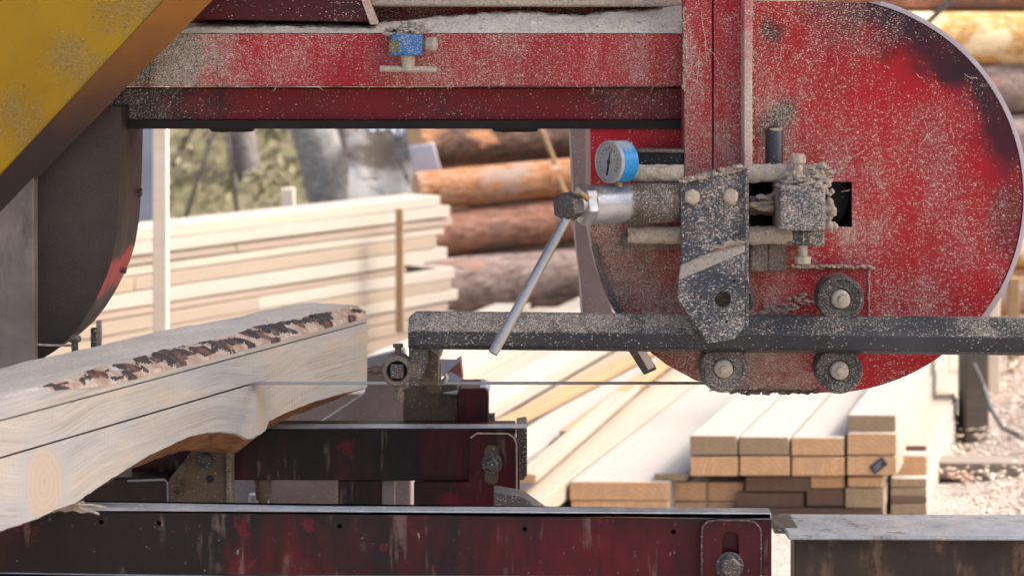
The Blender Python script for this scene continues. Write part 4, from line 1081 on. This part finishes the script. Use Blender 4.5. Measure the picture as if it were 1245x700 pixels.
# sub plate with dusty ledge on the cover
bm = PR([(905, 326), (1057, 326), (1057, 430), (1040, 452), (905, 452)], 2.925, 2.948); sp = obj('roller_plate', bm, 'cover', cov, bevel=.0015)
bm = bmesh.new()
for k in range(60):
    x_ = 935 + 122 * k / 59; lump(bm, P(x_ + random.uniform(-1, 1), 325 - random.uniform(0, 1.5), 2.922), .0032 * random.uniform(.7, 1.5), (1.3, 2.4, .8), .4, 1, k)
for k in range(30):
    lump(bm, P(1056.5 + random.uniform(-.7, .7), 328 + 60 * k / 29, 2.923), .0018 * random.uniform(.7, 1.4), (.8, 1, 1.3), .4, 1, k)
for k in range(26):
    lump(bm, P(935 + random.uniform(-3, 3), 290 + 36 * k / 25, 2.925), .004 * random.uniform(.6, 1.5), (1, 1, 1), .4, 1, k)
obj('caked_sawdust', bm, 'crust', sp, ang=60); bm = bmesh.new()
for k in range(90):
    t = random.random(); lump(bm, P(905 + 125 * t, 388 - 34 * t + random.gauss(0, 5), 2.924), .003 * random.uniform(.5, 1.4), (1.5, .6, .8), .4, 1, k)
obj('caked_sawdust', bm, 'crust', sp, ang=60)
bm = bmesh.new()
for k in range(70): lump(bm, P(868 + 125 * k / 69, 474.5 + 3 * min(1, k / 25) + random.uniform(-2.5, .5), 2.949), .0030 * random.uniform(.5, 1.5), (1.6, .8, .8), .4, 1, k)
obj('caked_sawdust', bm, 'crust_dark', cov, ang=60)
# guide bar (hexagonal)
DG = 2.855
def hexprof(y0, ym, y1): return None
bm = bmesh.new(); ends = []
for px, dy in ((497, 0), (506, -1.5), (1420, 8)):
    zc = P(0, 380 + dy, DG).z; k = DG / F
    small = px == 497
    pr = [(-.004, 0), (-.024, -20.5 * k), (-.024, -38.5 * k), (-.012, -44.5 * k), (.012, -40 * k), (.02, -20 * k), (.008, 0)]
    if small: pr = [(-.001, -6 * k), (-.020, -22 * k), (-.020, -36 * k), (-.012, -42 * k), (.010, -38 * k), (.016, -20 * k), (.005, -6 * k)]
    ends.append([bm.verts.new((P(px, 0, DG).x, DG + y, zc + z_)) for y, z_ in pr])
for q in range(2):
    for i in range(7): bm.faces.new((ends[q][i], ends[q][(i + 1) % 7], ends[q + 1][(i + 1) % 7], ends[q + 1][i]))
bm.faces.new(ends[0]); bm.faces.new(ends[-1][::-1])
gbar = obj('guide_bar', bm, 'bar', head, bevel=.0015, ang=20)
# arm and roller guide at the end of the bar
ga = obj('guide_arm', PR([(497, 402), (512, 402), (520, 418), (520, 440), (510, 470), (497, 470)], 2.87, 2.90), 'steel_dark', gbar, bevel=.002)
bm = bmesh.new(); cyl(bm, P(522, 424, 2.93), P(522, 424, 2.99), .020, 20); obj('bushing', bm, 'steel', ga, bevel=.002)
obj('clamp_block', PR([(506, 428), (520, 424), (533, 432), (533, 468), (506, 470)], 2.885, 2.94), 'rusty', ga, bevel=.002)
bm = bmesh.new(); tube(bm, [P(x_, y_, 2.9) for x_, y_ in ((532, 466), (539, 465), (543, 459), (542, 454))], .0035, 8); obj('hook', bm, 'steel', ga)
c = P(483, 450, 2.875); bm = bmesh.new(); k = 2.875 / F
lathe(bm, c, FWD, [(-.022, 19 * k), (.006, 19 * k), (.009, 17 * k), (.009, 13 * k), (.004, 12 * k), (-.02, 12 * k)], 32); ring_ = obj('roller_ring', bm, 'crust_dark', ga, disp=(.001, .008))
bm = bmesh.new(); lathe(bm, c, FWD, [(-.02, 12 * k), (-.004, 12 * k)], 20); obj('ring_core', bm, 'black', ring_)
bm = bmesh.new(); box(bm, (c.x - 8 * k, c.y - .013, c.z - 8.5 * k), (c.x + 8 * k, c.y, c.z + 8.5 * k)); obj('square_nut', bm, 'steel_dark', ring_, bevel=.0015)
bm = bmesh.new(); lathe(bm, P(484, 433, 2.875), (0, 0, 1), [(0, 4 * k), (11 * k, 4 * k), (11 * k, 6.5 * k), (15 * k, 6.5 * k)], 12); obj('set_screw', bm, 'rusty', ring_, bevel=.0006)
bm = bmesh.new(); lathe(bm, P(485, 468, 2.875), (0, 0, -1), [(0, 4.5 * k), (8 * k, 4.5 * k), (8 * k, 7 * k), (19 * k, 6.5 * k)], 6); obj('lock_nut', bm, 'crust_dark', ring_, bevel=.0006)
bm = bmesh.new(); lathe(bm, P(466, 449, 2.875), (-1, 0, -.05), [(-2 * k, 4.5 * k), (6 * k, 4.5 * k), (7 * k, 6 * k), (14 * k, 6 * k), (14 * k, 4 * k), (19 * k, 3.5 * k)], 10); obj('side_screw', bm, 'rusty', ring_, bevel=.0006)
obj('ring_stem', PR(rect(499, 441, 512, 461), 2.868, 2.9), 'crust_dark', ring_, bevel=.003)
# blade
bm = bmesh.new(); xa, xb = P(-60, 0, 3).x, P(985, 0, 3).x; zb = CAMZ - (465 - HY) * 3. / F
n = int((xb - xa) / .022)
top = []; bot = []
for i in range(n):
    for q, yy in ((0, .0), (.5, .0008)):
        x_ = xa + (i + q) * .022; top.append((x_, 2.985 + yy))
f1 = [bm.verts.new((x_, y_, zb + .00055)) for x_, y_ in top]; f2 = [bm.verts.new((x_, 3.006, zb + .00055)) for x_, y_ in top]
f3 = [bm.verts.new((x_, y_, zb - .00055)) for x_, y_ in top]; f4 = [bm.verts.new((x_, 3.006, zb - .00055)) for x_, y_ in top]
for i in range(len(top) - 1):
    bm.faces.new((f1[i], f1[i + 1], f2[i + 1], f2[i])); bm.faces.new((f3[i + 1], f3[i], f4[i], f4[i + 1]))
    bm.faces.new((f1[i + 1], f1[i], f3[i], f3[i + 1])); bm.faces.new((f2[i], f2[i + 1], f4[i + 1], f4[i]))
obj('saw_blade', bm, 'blade', head, ang=20)
# bracket plate: upper flat, bent fold, lower flat
bm = bmesh.new()
up = [(828, 219), (902, 204), (906, 206), (906, 289), (828, 322)]
sec = [[(828, 219, 2.822), (903, 204, 2.822)], [(828, 322, 2.822), (906, 288, 2.822)], [(825, 341, 2.806), (906, 306, 2.806)], ]
hole = pts_circle(879, 364, 10, 0, 345, 23)
low = [(825, 341), (906, 306), (906, 396), (893, 412), (861, 417), (824, 363)]
br = plate_holes(low, [hole, pts_circle(892, 341, 2.2, 0, 330, 8), pts_circle(852, 361, 1.6, 0, 330, 8), pts_circle(883, 391, 1.8, 0, 330, 8)], 2.806, 2.814)
bp = obj('bracket_plate', br, 'bracket', head)
bm = bmesh.new(); q = [P(828, 322, 2.822), P(906, 288, 2.822), P(906, 306, 2.806), P(825, 341, 2.806)]
f = [bm.verts.new(v) for v in q]; b2 = [bm.verts.new(v + Vector((0, .008, 0))) for v in q]
bm.faces.new(f); bm.faces.new(b2[::-1])
for i in range(4): bm.faces.new((f[(i + 1) % 4], f[i], b2[i], b2[(i + 1) % 4]))
obj('bracket_fold', bm, 'crust', bp, bevel=.0015)
bm = PR(up, 2.822, 2.83); obj('bracket_top', bm, 'bracket', bp, bevel=.001)
bm = PR(rect(906, 204, 910.5, 398), 2.812, 2.842); obj('bracket_flange', bm, 'bracket', bp, bevel=.001)
bm = bmesh.new()
for k in range(46):
    t = k / 45; lump(bm, P(829 + 76 * t, 219.5 - 15.5 * t + random.uniform(-1.5, 1.5), 2.822), .0042 * random.uniform(.7, 1.4), (1.2, 1.6, .9), .4, 1, k)
obj('caked_sawdust', bm, 'crust', bp, ang=60); bm = bmesh.new()
for k in range(24):
    t = k / 23; lump(bm, P(868 + 36 * t, 301 - 10 * t + random.uniform(-2, 2), 2.815), .0036 * random.uniform(.7, 1.4), (1.3, 1, .8), .4, 1, k)
obj('caked_sawdust', bm, 'crust', bp, ang=60)
for x_, y_ in ((841, 239), (887.5, 238)):
    bm = bmesh.new(); hexbolt(bm, x_, y_, 2.822, 10, .013, 0, rot=.5); obj('bolt', bm, 'crust', bp, bevel=.002, disp=(.0012, .006))
bm = bmesh.new(); lathe(bm, P(879, 364, 2.83), FWD, [(0, .02), (.002, .02)], 24); obj('hole_back', bm, 'crust_dark', bp)
# rollers
def roller(px, py, r_px, d, nut='crust', name='guide_roller'):
    k = d / F; c = P(px, py, d)
    bm = bmesh.new()
    lathe(bm, c, FWD, [(-.03, r_px * k * .97), (.004, r_px * k), (.008, (r_px - 1.5) * k), (.009, (r_px - 5) * k), (.007, (r_px - 7) * k), (.007, 13 * k), (.004, 12.5 * k), (.004, 4 * k)], 48)
    ro = obj(name, bm, 'roller', head, ang=30)
    bm = bmesh.new(); lathe(bm, c + FWD * .004, FWD, [(0, 11.5 * k), (.008, 11 * k), (.011, 8 * k), (.011, 5 * k), (.017, 4.6 * k), (.018, 2 * k)], 16)
    bmesh.ops.subdivide_edges(bm, edges=bm.edges[:], cuts=1)
    obj('axle_nut', bm, nut, ro, disp=(.002, .006), ang=60)
roller(1021, 362.5, 29, 2.86); roller(1019.5, 449, 29, 2.86); roller(879, 447, 29.5, 2.86); roller(893, 362, 24, 2.875, 'steel_dark')
# tensioner cylinder
ax0 = P(709, 249, 2.80); ax1 = P(832, 246, 2.86)
bm = bmesh.new(); kk = 2.83 / F; axd = (ax1 - ax0); Lc = axd.length
lathe(bm, ax0, axd, [(.010, 23.5 * kk), (.055, 23.5 * kk), (.057, 24.3 * kk), (Lc + .02, 24.3 * kk)], 40); tn = obj('tension_cylinder', bm, 'cyl', head, bevel=.001)
bm = bmesh.new(); lathe(bm, ax0, axd, [(-.006, 23 * kk), (-.003, 26 * kk), (.010, 26 * kk), (.013, 23 * kk)], 6, (0, .3, 1)); obj('gland_nut', bm, 'cyl', tn, bevel=.001)
sc0 = P(695, 250, 2.765); scd = (ax0 - sc0)
bm = bmesh.new(); lathe(bm, sc0, scd, [(.006, 14.5 * kk), (scd.length, 14.5 * kk)], 28); obj('tension_screw', bm, 'steel', tn, bevel=.0005)
bm = bmesh.new(); hd = Vector((-.55, -.83, .0))
lathe(bm, P(697, 250.5, 2.775), hd, [(0, 17.5 * kk), (.022, 17.5 * kk), (.025, 16 * kk)], 6, (0, 0.2, 1)); hdn = obj('hex_head', bm, 'steel_dark', tn, bevel=.0012)
bm = bmesh.new(); tube(bm, [P(x_, y_, 2.755) for x_, y_ in ((705, 234), (712, 239), (716, 243))], .0042, 10); obj('brass_pin', bm, 'brass', tn)
# handle
bm = bmesh.new(); a = P(691, 262, 2.76); b = P(599, 430, 2.72); cyl(bm, a, b, 6.2 * 2.74 / F, 24); obj('handle_rod', bm, 'steel', head, bevel=.0015)
# gauge
gc = P(741, 197, 2.80); gax = Vector((-.80, -.60, .0)).normalized(); kg = 2.8 / F
bm = bmesh.new(); lathe(bm, gc, gax, [(-.030, 21 * kg), (-.028, 25.5 * kg), (.0, 25.5 * kg), (.0005, 25 * kg), (-.001, 22.5 * kg), (-.001, .0005)], 48)
gz = obj('pressure_gauge', bm, 'bezel', head, ang=30)
bm = bmesh.new(); lathe(bm, gc, gax, [(-.003, 25.9 * kg), (.0022, 25.7 * kg), (.0028, 24.6 * kg), (.0025, 23 * kg), (.0, 22.8 * kg)], 48, cap=False); obj('gauge_ring', bm, 'dial', gz)
bm = bmesh.new(); lathe(bm, gc, gax, [(-.0007, 23 * kg), (.0008, 22.6 * kg)], 40); obj('dial', bm, 'dial', gz)
w_ = gax.cross(Vector((0, 0, 1))).normalized()
bm = bmesh.new(); a = gc + gax * .0015
tube(bm, [a + Vector((0, 0, .014)) - w_ * .003, a, a - Vector((0, 0, .018)) + w_ * .004], [.0006, .0011, .0014], 6); lathe(bm, a, gax, [(0, .0028), (.001, .0028)], 12); obj('needle', bm, 'black', gz)
bm = bmesh.new()
for i in range(15):
    t = R(-40 + 260 * i / 14); q = a + (w_ * -math.cos(t) + Vector((0, 0, 1)) * math.sin(t)) * (18.5 * kg); q2 = a + (w_ * -math.cos(t) + Vector((0, 0, 1)) * math.sin(t)) * ((15.5 if i % 2 else 14) * kg)
    tube(bm, [q - gax * .0005, q2 - gax * .0005], .00045, 4)
obj('dial_ticks', bm, 'black', gz)
bm = bmesh.new(); cyl(bm, P(752, 218, 2.815), P(752, 232, 2.815), 5 * kg, 14); obj('gauge_stem', bm, 'brass', gz)
# dusty rods
def crusty(name, p0, p1, r, mat='crust', amp=.0062, sz=.011, parent=head, seg=28):
    bm = bmesh.new(); L = (Vector(p1) - Vector(p0)).length
    cyl(bm, p0, p1, r, seg, n=max(8, int(L / .003)))
    return obj(name, bm, mat, parent, disp=(amp, sz), ang=70)
crusty('slide_rod', P(770, 211, 2.86), P(830, 211, 2.86), 10.5 * kk)
crusty('slide_rod', P(910, 211, 2.87), P(1000, 210, 2.87), 10.5 * kk)
crusty('slide_rod', P(764, 285, 2.86), P(830, 285, 2.86), 10.5 * kk)
crusty('slide_rod', P(910, 286, 2.87), P(962, 286, 2.87), 10.5 * kk)
bm = PR(rect(758, 287, 832, 303), 2.89, 2.948); obj('rod_block', bm, 'crust_dark', head, bevel=.003)
bm = PR(rect(776, 182, 832, 202), 2.90, 2.948); obj('rod_slot', bm, 'black', head, bevel=.002)
bm = PR(rect(776, 182, 832, 186), 2.895, 2.947); obj('slot_ledge', bm, 'crust_dark', head, bevel=.002, disp=(.001, .006))
bm = bmesh.new(); lathe(bm, P(941, 206, 2.90), (0, 0, 1), [(0, 11 * kk), (48 * kk, 11 * kk), (53 * kk, 8 * kk), (55 * kk, 3 * kk)], 28); pin = obj('lift_pin', bm, 'bar', head)
bm = bmesh.new(); lump(bm, P(941, 156, 2.90), 11.5 * kk, (1, 1, .45), .2, 3, 4); obj('caked_sawdust', bm, 'crust', pin)
# block
blk = obj('clamp_block', PR(rect(948, 226, 1004, 281), 2.815, 2.90), 'bracket', head, bevel=.004, seg=3)
bm = bmesh.new()
for k in range(70):
    lump(bm, P(949 + random.uniform(0, 56), 224 + random.uniform(-4, 2), 2.82 + random.uniform(0, .06)), .006 * random.uniform(.6, 1.3), (1.3, 1.3, .7), .35, 2, k)
for k in range(22): lump(bm, P(968 + random.gauss(0, 8), 214 + random.uniform(-4, 10), 2.845), .006 * random.uniform(.6, 1.3), (1, 1, 1), .35, 2, k)
for k in range(18): lump(bm, P(1007 + random.gauss(0, 2), 232 + random.uniform(0, 45), 2.85), .0055 * random.uniform(.6, 1.4), (1, 1, 1.3), .35, 2, k)
for k in range(16): lump(bm, P(930 + random.gauss(0, 7), 249 + random.gauss(0, 5), 2.87), .006 * random.uniform(.6, 1.4), (1.3, 1, .8), .35, 2, k)
for k in range(12): lump(bm, P(996 + random.gauss(0, 5), 208 + random.gauss(0, 5), 2.86), .006 * random.uniform(.6, 1.4), (1.3, 1, .8), .35, 2, k)
obj('caked_sawdust', bm, 'crust', blk, ang=70)
bm = bmesh.new(); lathe(bm, P(970, 214, 2.85), (0, 0, 1), [(0, 6 * kk), (16 * kk, 6 * kk), (16 * kk, 10 * kk), (25 * kk, 9.5 * kk), (27 * kk, 7 * kk)], 8); obj('clamp_bolt', bm, 'crust', blk, bevel=.001, disp=(.001, .005))
bm = bmesh.new(); lathe(bm, P(976, 282, 2.87), (0, 0, -1), [(0, 9 * kk), (12 * kk, 9 * kk), (12 * kk, 6 * kk), (30 * kk, 6 * kk), (30 * kk, 10 * kk), (39 * kk, 10 * kk)], 8); obj('clamp_bolt', bm, 'crust', blk, bevel=.001, disp=(.001, .005))
bm = PR(rect(958, 281, 1003, 299), 2.86, 2.94); obj('block_foot', bm, 'bracket', blk, bevel=.003)
bm = PR(rect(912, 294, 934, 330), 2.88, 2.94); obj('rod_support', bm, 'crust_dark', head, bevel=.003)
bm = PR(rect(934, 296, 956, 330), 2.88, 2.93); obj('rod_support', bm, 'crust_dark', head, bevel=.003)
crusty('cross_pin', P(912, 250, 2.90), P(950, 250, 2.90), 11 * kk, 'crust_dark')
# valve on the beam
vb = obj('blue_valve', PR(rect(474, 41, 513, 68), 2.885, 2.928), 'blue', head, bevel=.003)
obj('valve_label', PR(rect(473, 49, 485, 63), 2.883, 2.8855), 'green', vb, bevel=.0005)
bm = bmesh.new()
for k in range(45): lump(bm, P(472 + random.uniform(0, 46), 39.5 + random.uniform(-3, 1.5), 2.89 + random.uniform(0, .035)), .0052 * random.uniform(.6, 1.4), (1.4, 1.3, .7), .35, 2, k)
for k in range(14): lump(bm, P(495 + random.uniform(0, 18), 35 + random.uniform(-5, 1), 2.91), .0055 * random.uniform(.6, 1.3), (1.3, 1.3, .8), .35, 2, k)
obj('caked_sawdust', bm, 'crust', vb, ang=70)
bm = bmesh.new(); lathe(bm, P(514, 54, 2.905), (1, -.3, 0), [(0, 4 * kk), (6 * kk, 4 * kk), (6 * kk, 9 * kk), (16 * kk, 9 * kk), (18 * kk, 6 * kk)], 10); obj('valve_nut', bm, 'crust', vb, disp=(.0012, .006), bevel=.001)
bm = bmesh.new(); lathe(bm, P(496, 68, 2.9), (0, 0, -1), [(0, 9 * kk), (8 * kk, 8 * kk), (18 * kk, 7.5 * kk), (21 * kk, 4 * kk)], 14); obj('valve_body', bm, 'crust', vb, disp=(.001, .005))
crusty('valve_pipe', P(462, 83.5, 2.9), P(531, 85, 2.9), 3.9 * kk, 'crust', .0012, .006, vb, 16)
# right cable clip on the rim
# left cover
DL = 2.9
lo = [(147, 130), (147, 170), (146, 215), (144.5, 250), (142, 282), (137, 312), (130, 334), (121, 354), (111, 373), (99, 392), (84, 411), (66, 427), (45, 440), (20, 450), (-220, 460), (-220, 130)]
lc = obj('left_wheel_cover', PR(lo, DL, DL + .004), 'cover_left', head, ang=25)
bm = bmesh.new(); a = w2(lo, DL); 
va = [bm.verts.new((x_, DL + .0045, z_)) for x_, z_ in a]; vb_ = [bm.verts.new((x_, DL + .172, z_)) for x_, z_ in a]
for i in range(len(a)):
    j = (i + 1) % len(a); bm.faces.new((va[i], va[j], vb_[j], vb_[i]))
bm.faces.new(vb_[::-1]); obj('left_cover_rim', bm, 'rim_left', lc, ang=25)
bm = bmesh.new(); a = P(145, 243, 2.9); a.y = 3.045; cyl(bm, a - Vector((.002, 0, 0)), a + Vector((.006, 0, 0)), .006, 10)
obj('rim_bolt', bm, 'steel_dark', lc); bm = bmesh.new(); a = P(127.5, 340, 2.9); a.y = 3.03; cyl(bm, a - Vector((.003, 0, 0)), a + Vector((.006, 0, -.002)), .005, 10)
obj('rim_bolt', bm, 'steel_dark', lc)
obj('left_plate', PR(rect(-220, 200, 41, 448), 2.868, 2.896), 'plate_left', head, bevel=.002)
bm = bmesh.new()
for k in range(40): lump(bm, P(41 + random.gauss(0, 1.2), 225 + 195 * random.random(), 2.892), .0022 * random.uniform(.6, 1.6), (1, 1, 1.6), .4, 1, k)
obj('caked_sawdust', bm, 'crust_dark', lc, ang=60)
bm = bmesh.new(); tube(bm, [P(x_, y_, 2.89) for x_, y_ in ((26, 418), (60, 419.5), (92, 420))], .0018, 6); obj('wire', bm, 'crust', head)
bm = bmesh.new(); lathe(bm, P(91, 424, 2.885), (0, 0, 1), [(-.01, .005), (9 * kk, .005), (9 * kk, .009), (16 * kk, .009)], 8); obj('cover_bolt', bm, 'steel_dark', head, bevel=.001)
obj('cover_stud', PR(rect(110, 399, 117.5, 430), 2.93, 2.94), 'steel_dark', head, bevel=.001)
obj('stud_plate', PR(rect(117, 390, 122.5, 430), 2.95, 2.96), 'pinkgrey', head)
# yellow guard
DY = 2.84
yg = obj('yellow_guard', PR([(-220, -70), (265.5, -70), (0, 214), (-205, 432), (-220, 432)], DY, DY + .03), 'yellow', head, bevel=.002)
bm = bmesh.new(); yl = [(265.5, -70), (200, 0), (100, 107), (0, 214), (-205, 432)]; yo = [(331, -70), (259, 0), (150, 110), (42, 220), (-180, 450)]
a = [bm.verts.new(P(x_, y_, DY - .003)) for x_, y_ in yl]; b = [bm.verts.new(P(x_, y_, DY + .032)) for x_, y_ in yo]; c_ = [bm.verts.new(P(x_, y_, DY - .003) + Vector((0, .05, 0))) for x_, y_ in yl]
for i in range(4):
    bm.faces.new((a[i], a[i + 1], b[i + 1], b[i])); bm.faces.new((b[i], b[i + 1], c_[i + 1], c_[i])); bm.faces.new((c_[i], c_[i + 1], a[i + 1], a[i]))
bm.faces.new((a[0], b[0], c_[0])); bm.faces.new((a[4], c_[4], b[4]))
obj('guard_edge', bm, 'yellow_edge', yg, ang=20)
# rear column of the head frame
obj('rear_column', PR([(690, 60), (722, 60), (722, 300), (748, 388), (748, 398), (710, 398), (706, 340), (700, 290)], 3.45, 3.60), 'pinkgrey', head, bevel=.002)

bm = bmesh.new(); a = P(706, 70, 3.45); box(bm, (a.x - .02, 3.04, P(0, 92, 3.05).z), (a.x + .02, 3.46, P(0, 60, 3.05).z)); obj('rear_arm', bm, 'pinkgrey', head, bevel=.002)

# sawdust heap on the ledge
bm = bmesh.new()
outl = [(120, 34), (165, 33), (250, 28), (330, 27), (440, 29), (470, 27), (500, 24), (530, 20), (560, 18), (595, 15), (640, 13.5), (665, 16), (705, 19), (730, 14.5), (770, 12), (800, 10), (815, 3), (832, 0)]
nx, ny = 420, 14; V = {}
za = CAMZ - (41 - HY) * 2.93 / F
for i in range(nx + 1):
    px = 120 + 712 * i / nx; x_ = (px - CX) * 2.95 / F
    yo_ = lerp(outl, px); h = (CAMZ - (yo_ - HY) * 3.03 / F) - za
    for j in range(ny + 1):
        t = j / ny; y_ = 2.931 + .112 * t
        z_ = za + h * (1 - (1 - t) ** 2.6) * .98 + (.0028 * mnoise.fractal(Vector((x_ * 60, y_ * 60, 0)), .7, 2, 5) + .0016 * mnoise.noise(Vector((x_ * 22, y_ * 30, 4)))) * min(1, 4 * t + .2)
        V[i, j] = bm.verts.new((x_, y_ - (.0025 * abs(mnoise.noise(Vector((x_ * 50, 0, 0)))) if j == 0 else 0), z_ + .0005))
for i in range(nx):
    for j in range(ny): bm.faces.new((V[i, j], V[i + 1, j], V[i + 1, j + 1], V[i, j + 1]))
tag(obj('sawdust_heap', bm, 'heap', ang=180), kind='stuff')

# shed roof over the mill (out of the picture, shades the machine)
roof = thing('shed_roof', (0, 2.6, 3.0), 'open sided shed roof of corrugated sheet over the sawmill', 'roof')
bm = bmesh.new(); V = {}
for i in range(121):
    for j in (0, 1):
        x_ = -4 + 7.9 * i / 120; V[i, j] = bm.verts.new((x_, 1.9 + 2.3 * j, 2.95 + .25 * (1 - j) + .012 * math.sin(i * 2.1)))
for i in range(120): bm.faces.new((V[i, 0], V[i + 1, 0], V[i + 1, 1], V[i, 1]))
obj('roof_sheet', bm, 'roof', roof, ang=180)
for x_, y_ in ((-3.6, 2.1), (3.7, 2.1), (-3.6, 4.05), (3.7, 4.05)):
    bm = bmesh.new(); box(bm, (x_ - .05, y_ - .05, -.02), (x_ + .05, y_ + .05, 2.93)); obj('roof_post', bm, 'post', roof)

bm = bmesh.new()
M['fibre'] = dusty('pale_wood_fibre', (.62, .50, .36), dens=0)
def fibre(px, py, L, a, d=2.892, curl=.3):
    pts = []; x_, y_ = px, py
    for i in range(6):
        pts.append(P(x_, y_, d - .004 * math.sin(i * .6))); x_ += L / 5 * math.cos(a); y_ += L / 5 * math.sin(a); a += curl * random.uniform(-1, 1)
    tube(bm, pts, .00045, 4)
for a_ in ((853, 15, 60, 1.5), (851, 60, 40, 1.7), (857, 55, 30, .9), (834, 92, 25, .5), (852, 70, 30, 2.2), (898, 205, 14, 3.9)): fibre(*a_)
for k in range(20): fibre(random.uniform(925, 1190), random.uniform(40, 330), random.uniform(6, 22), random.uniform(0, 6.28), 2.947, .5)
fibre(1052, 182, 40, 2.6, 2.947, .15)
for k in range(16): fibre(random.uniform(330, 825), 104 + random.uniform(-3, 2), random.uniform(4, 9), random.uniform(0, 3.1), 2.926, .6)
tag(obj('wood_fibres', bm, 'fibre'), kind='stuff')

# ------------------------------------------------------------------ camera, light, world
cam = bpy.data.cameras.new('camera'); co = bpy.data.objects.new('camera', cam); COL.objects.link(co)
co.location = (0, 0, CAMZ); co.rotation_euler = (R(90), 0, 0)
cam.sensor_width = 36; cam.lens = 36 * F / 1245; cam.shift_y = -(350 - HY) / 1245; cam.clip_end = 500; cam.clip_start = .05
cam.dof.use_dof = True; cam.dof.focus_distance = 2.92; cam.dof.aperture_fstop = 6.4
SC.camera = co
EL, AZ = R(46), R(84)
sd = Vector((math.sin(AZ) * math.cos(EL), math.cos(AZ) * math.cos(EL), math.sin(EL)))
sun = bpy.data.lights.new('sun', 'SUN'); so = bpy.data.objects.new('sun', sun); COL.objects.link(so)
sun.energy = 1.1; sun.angle = R(12); sun.color = (1, .975, .945)
so.rotation_euler = sd.to_track_quat('Z', 'Y').to_euler()
w = bpy.data.worlds.new('World'); SC.world = w; w.use_nodes = True
nt = w.node_tree; bg = nt.nodes['Background']; sky = nt.nodes.new('ShaderNodeTexSky'); sky.sky_type = 'NISHITA'
sky.sun_disc = False; sky.sun_elevation = EL; sky.sun_rotation = AZ; sky.dust_density = 9; sky.air_density = 1.0; sky.ozone_density = .3
nt.links.new(sky.outputs[0], bg.inputs[0]); bg.inputs[1].default_value = .15
vs = SC.view_settings; vs.view_transform = 'Standard'; vs.look = 'None'; vs.exposure = 1.5; vs.gamma = 1
vs.use_white_balance = True; vs.white_balance_temperature = 6000; vs.white_balance_tint = 10
SC.cycles.use_denoising = True
SC.cycles.max_bounces = 6
